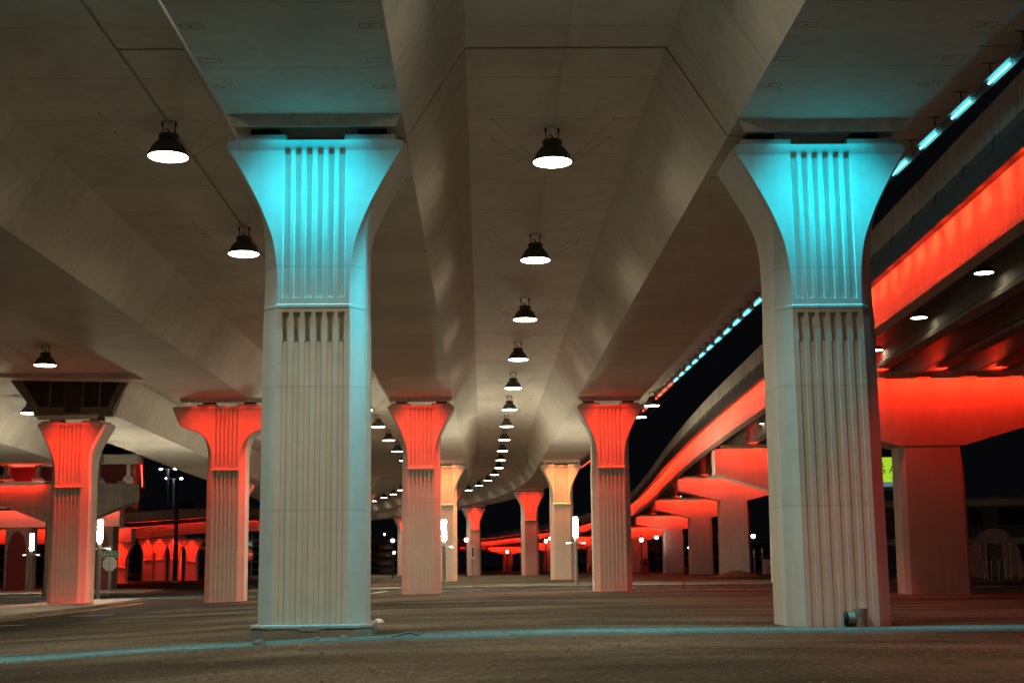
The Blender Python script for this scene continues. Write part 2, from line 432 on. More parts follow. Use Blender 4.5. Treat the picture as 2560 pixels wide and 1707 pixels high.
# street that crosses beyond the dirt lot, and the branch towards the left foreground
ribbon('road', [(-90, 92), (-30, 90), (-14, 84), (-3, 79), (14, 76.5), (60, 74)], [(-90, 112), (-30, 112), (-14, 94), (-3, 87.5), (14, 85.5), (60, 84)], 0.014, M['asphalt'], n=90, cols=8)
ribbon('road', [(-18.9, 20), (-18.7, 40), (-18.7, 60), (-19.2, 76), (-21.5, 89)], [(-14.3, 20), (-14.5, 44), (-14.3, 60), (-12.6, 74), (-12.4, 83.5)], 0.010, M['asphalt'], n=50, cols=8)
ribbon('road', curve_pts([(-26, 108), (-27.5, 122), (-31, 140), (-40, 160), (-60, 172)]), curve_pts([(-19, 103), (-21, 120), (-26, 146), (-36, 172), (-60, 190)]), 0.012, M['asphalt'], n=50, cols=6)
ribbon('yellow_edge_line', [(-18.45, 20), (-18.3, 40), (-18.25, 60), (-18.7, 76)], [(-18.25, 20), (-18.1, 40), (-18.05, 60), (-18.5, 76)], 0.020, M['yellow_paint'], n=40, cols=1)
ribbon('yellow_edge_line', curve_pts([(-20.4, 104), (-22.2, 120), (-26.8, 143), (-35.5, 166), (-56, 184)]), curve_pts([(-20.0, 104), (-21.8, 120), (-26.4, 143.6), (-35.1, 167), (-56, 185)]), 0.022, M['yellow_paint'], n=40, cols=1)
ribbon('white_line', [(-60, 98.2), (-30, 98.2), (-14, 88.6), (-12.0, 87.6)], [(-60, 98.6), (-30, 98.6), (-14, 89.0), (-12.0, 88.0)], 0.022, M['white_paint'], n=40, cols=1)
ribbon('white_line', [(-30, 94.0), (-19.5, 87.8), (-12.5, 84.0)], [(-30, 94.4), (-19.5, 88.2), (-12.5, 84.4)], 0.022, M['white_paint'], n=30, cols=1)
ribbon('white_line', [(-17.2, 47.2), (-15.6, 47.6)], [(-17.2, 47.5), (-15.6, 47.9)], 0.020, M['white_paint'], n=4, cols=1)
ribbon('white_line', [(-16.6, 56.0), (-15.0, 56.5)], [(-16.6, 56.3), (-15.0, 56.8)], 0.020, M['white_paint'], n=4, cols=1)
ribbon('white_line', [(-7.2, 79.2), (-6.2, 86.5)], [(-6.8, 79.2), (-5.8, 86.5)], 0.022, M['white_paint'], n=6, cols=1)
# raised kerbed islands
ribbon('median_island', [(-26.5, 30), (-27, 50), (-27, 70), (-25.5, 84)], [(-19.1, 30), (-19.0, 50), (-19.0, 68), (-20.4, 84)], 0.14, M['kerb'], n=30, cols=6, thick=0.3)
ribbon('kerb', [(-13, 95.6), (-3, 89.0), (14, 87.0), (60, 85.2)], [(-13, 95.0), (-3, 88.4), (14, 86.4), (60, 84.6)], 0.13, M['kerb'], n=60, cols=1, thick=0.3)
ribbon('kerb', [(-12.4, 83.2), (-3, 78.4), (14, 75.9), (60, 73.4)], [(-12.4, 83.0), (-3, 78.15), (14, 75.6), (60, 73.1)], 0.03, M['kerb'], n=60, cols=1, thick=0.3)
ribbon('traffic_island', curve_pts([(-64, 122), (-50, 120), (-36, 117), (-28.3, 115)]), curve_pts([(-64, 156), (-50, 153), (-40, 147), (-30.4, 132)]), 0.13, M['kerb'], n=30, cols=6, thick=0.3)
ribbon('sidewalk', [(-18.5, 108), (-14, 100), (-9, 96), (-3, 91.5)], [(-20.0, 120), (-12, 108), (-7, 101), (-3, 94)], 0.05, M['kerb'], n=30, cols=4, thick=0.2)

# ------------------------------------------------------------------ main viaduct path
RC, SC, XC = 350.0, 143.0, 1.9
def path(s, u):
    if s <= SC: return (u, s, 0.0)
    th = (s - SC) / RC
    rr = RC + (u - XC)
    return (XC - RC + rr * math.cos(th), SC + rr * math.sin(th), th)
def sweep_path(prof, s0, s1, step=4.0, skew=0.0, pf=path):
    n = max(1, int(math.ceil((s1 - s0) / step))) if s1 > SC - 2 else 1
    rings = []
    for i in range(n + 1):
        s = s0 + (s1 - s0) * i / n
        rings.append([(*pf(s + skew * 0, u)[:2], z) for u, z in prof])
    b = MB(); b.rings(rings); return b

JOINTS = [28.0 + 48 * k for k in range(0, 8)]
def box_girder(name, label, cx, half, zs, zd, wl, wr, joints, s_start, s_end, skew_off=0.0, run=1.28, parapet=None):
    """twin-web box girder: soffit at zs, deck underside at zd, wings out to wl / wr"""
    t = thing(name, label, 'bridge', (0, 0, 0))
    js = [s_start] + [j + skew_off for j in joints if s_start < j < s_end] + [s_end]
    for a, b_ in zip(js[:-1], js[1:]):
        g0 = 0.055 if a != s_start else 0; g1 = 0.055 if b_ != s_end else 0
        prof = [(cx - half, zs), (cx + half, zs), (cx + half + run, zd)]
        if wr > cx + half + run + 0.01: prof += [(wr, zd), (wr, zd + 0.38)]
        else: prof += [(cx + half + run, zd + 0.38)]
        if wl < cx - half - run - 0.01: prof += [(wl, zd + 0.38), (wl, zd)]
        else: prof += [(cx - half - run, zd + 0.38)]
        prof += [(cx - half - run, zd)]
        sweep_path(prof, a + g0, b_ - g1).build('span', M['girder'], t)
        if parapet:
            for (p0, p1) in parapet:
                sweep_path([(p0, zd + 0.38), (p1, zd + 0.38), (p1 - 0.05, zd + 1.5), (p0 + 0.05, zd + 1.5)], a + g0, b_ - g1).build('parapet', M['barrier'], t)
    return t
SKEW = .467
ZS, ZD = 10.4, 12.42
gl = box_girder('box_girder_bridge', 'concrete box girder bridge carried by the cyan column with the chipped plinth', -3.35, 1.78, ZS, ZD, -7.8, 1.898, JOINTS, -12, 420, .2)
gr = box_girder('box_girder_bridge', 'concrete box girder bridge on the right with cyan tube lights along its outer edge', 7.16, 1.80, ZS, ZD, 1.902, 12.1, JOINTS, -12, 420, .2, parapet=[(11.7, 12.1)])
gll = box_girder('box_girder_bridge', 'concrete box girder bridge resting on the red wide-armed column', -14.64, 1.83, ZS, ZD, -18.2, -7.806, [JOINTS[1] - 0.1] + JOINTS[2:], -12, 420, -SKEW)

# lifting-recess marks on the soffits near the first joint
def recess(parent, x, y, z, w_=0.20, d_=0.11, dot=True):
    b = MB()
    for (x0, x1, y0, y1) in ((-w_, w_, -d_, -d_ + .014), (-w_, w_, d_ - .014, d_), (-w_, -w_ + .014, -d_ + .014, d_ - .014), (w_ - .014, w_, -d_ + .014, d_ - .014)):
        b.box(x + x0, x + x1, y + y0, y + y1, z - .004, z + .02)
    if dot: b.box(x - .05, x + .01, y - .03, y + .02, z - .006, z + .02)
    b.build('lifting_recess', M['recess'], parent)
for xs, gp in (((-4.86, -1.83), gl), ((5.62, 8.70), gr)):
    for x in xs:
        for y in (22.0, 23.6, 25.0, 31.4, 33.2, 39.0):
            recess(gp, x, y, ZS, dot=(y in (25.0, 22.0, 31.4)))

# lower ramp girder at far left, starting at its pier with an open end diaphragm
def fl_path(s, u):
    s0 = 170.0
    if s <= s0: return (u, s, 0)
    R = 300.0; th = (s - s0) / R; rr = R + (u + 22.3)
    return (-22.3 - R + rr * math.cos(th), s0 + rr * math.sin(th), th)
gfl = thing('ramp_girder_bridge', 'lower box girder ramp starting with a dark panelled end over the far left red column', 'bridge')
def fl_prof(dz): return [(-24.35, 9.55 + dz), (-20.15, 9.55 + dz), (-19.3, 11.6 + dz), (-17.5, 11.6 + dz), (-17.5, 11.95 + dz), (-30.0, 11.95 + dz), (-30.0, 11.6 + dz), (-25.5, 11.6 + dz)]
b = MB(); rr = []
for i in range(26):
    s = 74.62 + (250 - 74.62) * i / 25; dz = -0.0145 * (s - 74.6)
    rr.append([(*fl_path(s, u)[:2], z) for u, z in fl_prof(dz)])
b.rings(rr); b.build('box_span', M['girder'], gfl)
# end diaphragm: border frame, dark panels, ribs, centre hatch
b = MB(); y0, y1 = 74.30, 74.60
b.prism_y([(-24.35, 9.50), (-20.15, 9.50), (-20.05, 10.0), (-24.6, 10.0)], y0, y1)
b.prism_y([(-24.62, 10.0), (-24.15, 10.0), (-25.15, 11.5), (-25.75, 11.5)], y0, y1)
b.prism_y([(-20.45, 10.0), (-20.03, 10.0), (-19.30, 11.5), (-19.75, 11.5)], y0, y1)
b.build('end_frame', M['raw'], gfl)
b = MB(); b.prism_y([(-24.6, 9.9), (-20.1, 9.9), (-19.5, 11.55), (-25.5, 11.55)], y1 - .06, y1 + .0); b.build('end_panel', M['dark_panel'], gfl)
for x in (-23.6, -22.75, -21.85, -20.9):
    b = MB(); b.box(x - .05, x + .05, y0 + .08, y1 - .062, 10.0, 11.5); b.build('stiffener_rib', M['raw'], gfl)
b = MB(); b.box(-22.70, -21.90, y0 - .03, y0 + .05, 9.72, 11.45); b.build('access_hatch', M['dark_panel'], gfl)
# approach slab in front of it
gsl = thing('approach_slab_bridge', 'flat deck slab between the dark panelled ramp end and the neighbouring girder', 'bridge')
b = MB(); b.box(-30.0, -17.25, -12, 74.0, 11.62, 12.0); b.build('deck_slab', M['girder'], gsl)
b = MB(); b.prism_y([(-26.6, 11.45), (-18.0, 11.25), (-18.0, 11.615), (-26.6, 11.615)], 72.6, 73.9); b.build('edge_beam', M['girder'], gsl)
# curved ramp to the far left
gf2 = thing('curved_ramp_bridge', 'pale curving box girder ramp crossing behind the far left red column', 'bridge')
pts = curve_pts([(-33.4, 60), (-33.6, 80), (-35.3, 105), (-40, 130), (-48, 155), (-61, 178)], 24)
rr = []
for i, p in enumerate(pts):
    a = pts[max(i - 1, 0)]; c = pts[min(i + 1, len(pts) - 1)]
    d = Vector((c[0] - a[0], c[1] - a[1])).normalized(); nrm = Vector((d.y, -d.x))
    rr.append([(p[0] + nrm.x * u, p[1] + nrm.y * u, z) for u, z in [(-2.6, 9.5), (2.4, 9.5), (3.7, 11.55), (6.0, 11.55), (6.0, 11.9), (-5.5, 11.9), (-5.5, 11.55), (-3.8, 11.55)]])
b = MB(); b.rings(rr); b.build('box_span', M['girder'], gf2)

# ------------------------------------------------------------------ fluted columns
HP = [(0.0, 1.72), (.11, 1.80), (.44, 1.62), (.86, 1.38), (1.28, 1.16), (1.67, .99), (2.06, .85), (2.45, .775), (2.84, .735), (3.45, .72), (3.8, .735), (30, .735)]
HPW = [(0.0, 2.80), (.11, 2.92), (1.02, 2.52), (1.10, 2.42), (1.42, 1.52), (1.52, 1.34), (1.75, 1.12), (2.06, .92), (2.45, .79), (2.84, .735), (3.45, .72), (3.8, .735), (30, .735)]
CH = [(0.0, .05), (1.4, .055), (1.67, .08), (2.06, .17), (2.45, .245), (2.84, .285), (3.45, .31), (30, .33)]
DH = 0.93
def column_mesh(H, wide=False, grooves=True):
    tab = HPW if wide else HP
    ts = sorted(set([0, .03, .11, .19, .27] + [.33 + .13 * i for i in range(23)] + [3.30, 3.31, 3.44, 3.455, 3.51, 3.525, 3.60, 3.61, 3.8, 4.0, 4.18, 4.192, 6.0, H]
                    + ([1.02, 1.06, 1.10, 1.42] if wide else [])))
    ts = [t for t in ts if t <= H]
    rings = []
    for t in ts:
        hp = catmull(tab, t)[0] if not wide else lin(tab, t)
        if t < .11: hp = tab[0][1] + (tab[1][1] - tab[0][1]) * t / .11
        ch = catmull(CH, t)[0]; ho = hp + ch
        fo = 0.02 if .03 <= t < 0.12 else 0.0
        if 3.45 <= t <= 3.515: fo = 0.022
        if t < .03: fo = -0.03
        gd = 0.0; gm, gf = .073, .05
        if .265 <= t <= 3.305: gd = 0.05
        elif 3.605 <= t <= 4.185:
            gd = 0.11; gm = .072 - .024 * (t - 3.61) / .57; gf = gm - .004
        elif t >= 4.19: gd = 0.032; gm, gf = .066, .052
        elif t > 3.4: gm, gf = .072, .068
        D = DH + fo
        ring = [(-hp, -D)]
        for i in range(6):
            gx = (i - 2.5) * .224
            ring += [(gx - gm, -D), (gx - gf, -D + gd), (gx + gf, -D + gd), (gx + gm, -D)]
        ring += [(hp, -D), (ho, -D + ch), (ho, D - ch), (hp, D), (-hp, D), (-ho, D - ch), (-ho, -D + ch)]
        rings.append([(x, y, H - t) for x, y in ring])
    b = MB(); b.rings(rings[::-1]); return b
def lin(tab, t):
    for a, c in zip(tab[:-1], tab[1:]):
        if a[0] <= t <= c[0]: return a[1] + (c[1] - a[1]) * (t - a[0]) / max(c[0] - a[0], 1e-9)
    return tab[-1][1]

def gobo(lt, c, strength=1.0):
    """linear wall-washer photometry: wide across X, narrow across Y"""
    lt.use_nodes = True
    nt = lt.node_tree
    for n in list(nt.nodes): nt.nodes.remove(n)
    out = nt.nodes.new('ShaderNodeOutputLight'); em = nt.nodes.new('ShaderNodeEmission'); L(nt, em.outputs[0], out.inputs[0])
    tc = nt.nodes.new('ShaderNodeTexCoord'); sx = nt.nodes.new('ShaderNodeSeparateXYZ'); L(nt, tc.outputs['Normal'], sx.inputs[0])
    ng = N(nt, 'ShaderNodeMath', operation='ABSOLUTE'); L(nt, sx.outputs[2], ng.inputs[0])
    at = N(nt, 'ShaderNodeMath', operation='ARCTAN2'); L(nt, sx.outputs[1], at.inputs[0]); L(nt, ng.outputs[0], at.inputs[1])
    dg = N(nt, 'ShaderNodeMath', operation='MULTIPLY_ADD'); L(nt, at.outputs[0], dg.inputs[0]); dg.inputs[1].default_value = 180 / PI / 70.0; dg.inputs[2].default_value = 20 / 70.0
    st = [(-20, 0), (-13, 0), (-9.5, .10), (-7, .30), (-4.5, .66), (-2, .95), (-.5, 1.0), (.5, .66), (1.3, .22), (2.3, .13), (3.2, .26), (4.2, .38), (5.4, .38), (7, .28), (9, .175), (12, .075), (16, .032), (22, .012), (36, .0030), (48, .0006)]
    if c[0] > c[2]:
        st = [(-20, 0), (-8, 0), (-5, .25), (-2.5, .70), (-.8, .9), (.4, .9), (1.0, .90), (1.8, .95), (2.6, 1.0), (3.4, .88), (4.4, .66), (5.6, .44), (7, .27), (9, .15), (12, .060), (16, .026), (22, .010), (36, .0026), (48, .0005)]
    r = ramp(nt, dg.outputs[0], [((a + 20) / 70.0, g3(v)) for a, v in st])
    ax = N(nt, 'ShaderNodeMath', operation='ARCTAN2'); L(nt, sx.outputs[0], ax.inputs[0]); L(nt, ng.outputs[0], ax.inputs[1])
    ab = N(nt, 'ShaderNodeMath', operation='ABSOLUTE'); L(nt, ax.outputs[0], ab.inputs[0])
    xr = N(nt, 'ShaderNodeMath', operation='MULTIPLY'); L(nt, ab.outputs[0], xr.inputs[0]); xr.inputs[1].default_value = 180 / PI / 90.0
    rx = ramp(nt, xr.outputs[0], [(0, g3(1)), (34 / 90, g3(1)), (44 / 90, g3(.22)), (56 / 90, g3(.5)), (70 / 90, g3(1)), (1, g3(1))])
    mm = N(nt, 'ShaderNodeMath', operation='MULTIPLY'); L(nt, r.outputs[0], mm.inputs[0]); L(nt, rx.outputs[0], mm.inputs[1]); r = mm
    L(nt, r.outputs[0], em.inputs['Strength'])
    em.inputs['Color'].default_value = (*c, 1)

LIGHT_K = 1.0
LAMP_W = 2300.0
def wash_lights(parent, c, n, watts, z, y, half=1.25):
    for i in range(n):
        d = bpy.data.lights.new('wash_light', 'SPOT'); d.energy = watts / n * LIGHT_K
        d.spot_size = math.radians(160); d.spot_blend = 0.2; d.shadow_soft_size = 0.03; d.color = (1, 1, 1)
        gobo(d, c)
        o = bpy.data.objects.new('wash_light', d); link(o, parent)
        o.location = (0 if n == 1 else -half + 2 * half * i / (n - 1), y, z)

def light_cove(x, y, zsoffit, rz, c, n, watts, label, half=1.66):
    """sheet-metal shield under the soffit that hides a linear wash light"""
    t = thing('light_cove', label, 'light fixture', (x, y, zsoffit), rz)
    b = MB(); b.rings([[(-half - .12, -.060, 0), (half + .12, -.060, 0), (half + .12, -.045, 0), (-half - .12, -.045, 0)], [(-half, .010, -.245), (half, .010, -.245), (half, .025, -.245), (-half, .025, -.245)]]); b.build('shield', M['steel_shield'], t)
    b = MB()
    for k in (-1.3, 0, 1.3): b.box(k - .03, k + .03, -.039, .22, -.03, -.002)
    b.build('bracket', M['galv'], t)
    b = MB(); b.box(-half + .1, half - .1, .12, .20, -.10, -.032); b.build('light_bar', M['dark_metal'], t)
    wash_lights(t, c, n, watts, -.125, .16, .85 if half < 2 else 1.7)
    return t

def fluted_column(label, x, y, ztop, th=0.0, wide=False, colr=RED, nl=2, watts=6000, plinth=False, zs=None, cove_label=None, pads=True):
    zg = gz(x, y) - 0.25; H = ztop - zg
    t = thing('fluted_column', label, 'column', (x, y, zg), th)
    column_mesh(H, wide).build('shaft', M['column'], t, smooth=20)
    if pads:
        for sx in (-1, 1):
            b = MB(); b.box(sx * 1.12 - .52, sx * 1.12 + .52, -DH + .03, DH - .03, H, H + .11); b.build('bearing_pad', M['column'], t)
            b = MB(); b.box(sx * 1.12 - .30, sx * 1.12 + .30, -.35, .35, H + .11, H + .395); b.build('bearing', M['rubber'], t)
    if zs is None: zs = ztop + 0.4
    # cove sits just in front of the column face
    ox, oy = math.sin(th) * (DH + .37), -math.cos(th) * (DH + .37)
    if nl:
        light_cove(x + ox, y + oy, zs - .002, th, colr, nl, watts, cove_label or ('light cove over the ' + label), 2.4 if wide else 1.66)
    return t

def pier_pos(c, r):
    s = 27.93 + SKEW * c + 48 * r
    u = -3.375 + 10.53 * c
    return path(s, u)
W_CY, W_RED = 7800, 10500
x, y, th = pier_pos(0, 0)
colL = fluted_column('cyan-lit fluted column on a chipped white plinth', x, y, 10.0, 0, False, CYAN, 9, W_CY)
# chipped plinth under the nearest left column: bare body with a ragged painted lip
zz0 = gz(x, y) - 0.25
def oct_ring(k, z, jxy=0.0, jz=0.0, n=96):
    ring = []
    for i in range(n):
        a = 2 * PI * i / n + .02; cxx, syy = math.cos(a), math.sin(a)
        m = min(k / max(abs(cxx), 1e-6), k * .905 / max(abs(syy), 1e-6), (k * 1.66) / (abs(cxx) + abs(syy)))
        m *= 1 + rnd.uniform(-jxy, jxy)
        ring.append((cxx * m, syy * m, z + rnd.uniform(-jz, jz)))
    return ring
b = MB(); b.rings([oct_ring(1.19, 0), oct_ring(1.185, .22, .004), oct_ring(1.178, .38, .004), oct_ring(1.165, .455, .003)]); b.build('plinth', M['bare_plinth'], colL)
lip_low = []
for i, p in enumerate(oct_ring(1.192, .43)):
    lip_low.append((p[0], p[1], .425 + .03 * mnoise.noise((i * .21, 3.0, 0)) - (.05 if mnoise.noise((i * .09, 7.0, 0)) > .28 else 0)))
b = MB(); b.rings([lip_low, oct_ring(1.188, .468, .002), oct_ring(1.175, .485, .002), oct_ring(1.07, .50)]); b.build('painted_lip', M['plinth'], colL)

x, y, th = pier_pos(1, 0)
colR = fluted_column('cyan-lit fluted column with a white drain pipe at its foot', x, y, 10.0, 0, False, CYAN, 9, W_CY)
x1, y1, th1 = pier_pos(-1, 0)
fluted_column('cyan-lit fluted column beyond the left edge of the view', x1, y1, 10.0, 0, True, CYAN, 3, W_CY)
specs = [
 (0, 1, RED, 5, 'red fluted column with a white light post on its right'),
 (1, 1, RED, 5, 'red fluted column with a diagonal pinkish light edge'),
 (0, 2, AMBER, 3, 'amber fluted column half hidden behind the red light post column'),
 (1, 2, AMBER, 3, 'amber fluted column standing left of the pink-edged red column'),
 (0, 3, RED, 2, 'distant red column head showing behind the half hidden amber column'),
 (1, 3, RED, 3, 'deep red fluted column standing just left of the amber column'),
 (0, 4, RED, 1, 'far red column past the left edge of the light post column'),
 (1, 4, RED, 1, 'distant orange-red fluted column on the curve left of the deep red one'),
 (0, 5, RED, 1, 'farthest red column head seen beside the cyan plinth column'),
 (1, 5, RED, 1, 'farthest red column under the right girder where it curves away'),
]
for c, r, co, nl, lb in specs:
    x, y, th = pier_pos(c, r)
    fluted_column(lb, x, y, 10.0, th, False, co, nl, {1: W_RED, 2: 16000, 3: 12500}.get(r, 12500))
x, y, th = pier_pos(-1, 1)
fluted_column('red fluted column with wide square-ended arms', x - .08, y, 10.0, 0, True, RED, 5, W_RED)
for r in (2, 3, 4):
    x, y, th = pier_pos(-1, r)
    fluted_column(['red fluted column behind the stop sign', 'distant red column under the wide-armed line, third back', 'distant red column under the wide-armed line, fourth back'][r - 2], x, y, 10.0, th, False, RED, 1, 11000)
fluted_column('red fluted column under the dark panelled ramp end', -22.3, 75.2, 9.15, -0.10, False, RED, 5, W_RED, zs=9.52)
fluted_column('distant red column under the lower ramp', -22.3, 122.5, 8.45, 0, False, RED, 1, 11000, zs=8.86)

# vertical drain elbow at the foot of the right column
x, y, th = pier_pos(1, 0)
dp = thing('drain_pipe', 'white plastic drain elbow sticking out of the right cyan column near the ground', 'pipe', (x + .33, y - DH - .06, gz(x, y - 1.0)))
b = MB(); b.tube([(0, -.02, -.1), (0, -.02, .34), (0, -.02, .345)], .118, 20); b.build('riser', M['pvc'], dp, smooth=40)
b = MB(); b.tube([(0, -.02, .24), (0, -.02, .36)], .135, 20); b.build('collar', M['pvc'], dp, smooth=40)
b = MB(); b.tube([(-.06, .0, .17), (-.25, .0, .17)], .105, 20); b.tube([(-.13, 0, .17), (-.17, 0, .17)], .122, 20); b.build('elbow', M['pvc'], dp, smooth=30)
b = MB(); b.tube([(-.2505, .0, .17), (-.32, .02, .17)], .13, 14); b.build('dark_hole_disc', M['rubber'], dp, smooth=30)  # black disc painted as the dark of the pipe hole

# ------------------------------------------------------------------ pendant lamps
def pendant(name, label, loc, group):
    t = thing(name, label, 'pendant lamp', loc, 0, group)
    b = MB(); b.lathe([(.520, .0), (.540, .01), (.538, .035), (.500, .055), (.478, .10), (.440, .19), (.385, .285), (.315, .37), (.245, .43), (.20, .46), (.19, .47), (.195, .45), (.30, .35), (.42, .18), (.482, .05), (.492, .012), (.505, .0)], 32, cap=False)
    # close the profile back to the rim
    b.build('shade', M['shade_paint'], t, smooth=50)
    b = MB(); b.lathe([(.492, .006), (.48, -.004), (.30, -.014), (.05, -.018), (.0005, -.018)], 32, cap=False); b.build('lens', M['lens'], t, smooth=60)
    b = MB(); b.lathe([(.185, .455), (.225, .468), (.248, .49), (.255, .535), (.245, .575), (.205, .595), (.10, .602), (.0005, .605)], 24, cap=False); b.build('collar', M['shade_paint'], t, smooth=40)
    for sx in (-1, 1):
        b = MB(); b.tube([(sx * .165, 0, .58), (sx * .165, 0, .925)], .011, 6); b.tube([(sx * .140, 0, .59), (sx * .140, 0, .80), (sx * .165, 0, .86)], .006, 5); b.lathe([(.022, .80), (.030, .83), (.030, .90), (.02, .92)], 8, cx=sx * .165); b.build('hanger_rod', M['dark_metal'], t)
    b = MB(); b.tube([(.0, .0, .60), (.005, .0, .68), (-.02, .01, .74), (-.06, .01, .75), (-.085, .01, .71), (-.07, .01, .68)], .018, 6); b.tube([(.0, .0, .60), (.0, .0, .67)], .035, 8); b.build('cord_hook', M['dark_metal'], t)
    d = bpy.data.lights.new('beam', 'SPOT'); d.energy = LAMP_W; d.color = WARM; d.spot_size = math.radians(128); d.spot_blend = 0.75; d.shadow_soft_size = .25
    sp = bpy.data.objects.new('beam', d); link(sp, t); sp.location = (0, 0, -.06)
    b = MB(); b.lathe([(.0005, .927), (.12, .927), (.125, .905), (.10, .895), (.0005, .89)], 16, cap=False); b.build('ceiling_plate', M['galv'], t)
    return t
def guys(t):
    for sx, sy in ((-1, -1), (1, -1), (-1, 1), (1, 1)):
        b = MB(); b.tube([(sx * .50, sy * .25, .06), (sx * 1.55, sy * .75, .90)], .0035, 4)
        b.tube([(sx * 1.52, sy * .74, .89), (sx * 1.55, sy * .75, .89), (sx * 1.56, sy * .75, .93)], .014, 5)
        b.build('guy_wire', M['pole'], t)
GRPC = 'pendant lamps in the centre bay row'
ZL = 11.50
proto = pendant('pendant_lamp', 'bell-shaped pendant lamp, nearest and largest in the middle of the ceiling', (1.87, 33.75, ZL), GRPC)
guys(proto)
for k in [-2, -1] + list(range(1, 26)):
    s = 33.75 + 11.51 * k
    x, y, th = path(s, 1.87)
    dup(proto, (x, y, ZL), ('bell-shaped pendant lamp, %s from the camera in the row down the centre bay' % ORD[k]) if k > 0 else 'pendant lamp of the centre row, overhead before the first column', th, GRPC)
GRPL = 'pendant lamps in the left bay row'
for k in range(-1, 24):
    s = 33.1 + (10.9 if k == 1 else 11.51 * k)
    x, y, th = path(s, -7.81)
    dup(proto, (x, y, ZL), ('bell-shaped pendant lamp, %s from the camera in the row left of the plinth column girder' % ORD[k] if k >= 0 else 'pendant lamp of the left row, overhead before the first column'), th, GRPL)
dup(proto, (-20.4, 63.4, 10.70), 'bell-shaped pendant lamp hanging in front of the dark panelled ramp end')
dup(proto, (-27.2, 82.0, 10.53), 'bell-shaped pendant lamp half hidden left of the dark panelled ramp end')
dup(proto, (-28.55, 112.3, 10.10), 'bell-shaped pendant lamp hanging alone above the far dark sky gap at left')
dup(proto, (11.32, 89.7, 11.50), 'pendant lamp under the outer edge of the right girder, the higher of two')
dup(proto, (11.30, 97.0, 11.50), 'pendant lamp under the outer edge of the right girder, the lower of two')

# conduit that links the left row of lamps
cd = MB(); pts = []
for i in range(46):
    s = 20 + i * 5.0; x, y, th = path(s, -7.84); pts.append((x, y, ZD - .022))
cd.tube(pts, .022, 6); cd = cd.build('conduit', M['galv']); tag(cd, 'thin grey conduit running along the ceiling joint above the left lamp row', 'conduit')

# ------------------------------------------------------------------ tube-light rail along the right girder
def tube_rail():
    t = thing('light_rail', 'metal rail of cyan and red light tubes along the right girder edge', 'light rail', (0, 0, 0))
    zr = 12.0
    b = MB(); rr = []
    n = 60
    for i in range(n + 1):
        s = 14 + (250 - 14) * i / n
        rr.append([(*path(s, u)[:2], z) for u, z in [(11.685, zr - .045), (11.70, zr - .045), (11.70, zr + .075), (11.50, zr + .075), (11.50, zr + .06), (11.685, zr + .06)]])
    b.rings(rr); b.build('channel', M['galv'], t)
    s = 14.0
    while s < 175:
        x, y, th = path(s, 11.58)
        b = MB(); b.rings([[(x - .012, y - .012, z), (x + .012, y - .012, z), (x + .012, y + .012, z), (x - .012, y + .012, z)] for z in (zr + .07, ZD - .02)]
                          + [[(x - .16, y - .012, z), (x + .16, y - .012, z), (x + .16, y + .012, z), (x - .16, y + .012, z)] for z in (ZD - .019, ZD + .004)])
        b.build('bracket', M['dark_metal'], t)
        s += 1.9
    k = 0; s = 26.3
    while s < 240:
        x, y, th = path(s, 11.60)
        c, sn = math.cos(th), math.sin(th)
        m = M['tube_cyan'] if s < 80.5 else M['tube_red']
        b = MB(); b.tube([(0, -.62, 0), (0, .62, 0)], .030, 8)
        o = b.build('light_tube', m, t, (x, y, zr - .005), th, smooth=60)
        s += 2.46; k += 1
    b = MB()
    for i in range(22):
        s = 24.5 + i * 2.46; x = 11.56
        b.tube([(x, s + 0.05, zr + .08), (x - .05, s + .3, zr - .03), (x - .03, s + .65, zr - .05), (x, s + 1.0, zr + .06)], .012, 5)
    b.build('cable', M['dark_metal'], t)
    return t
tube_rail()

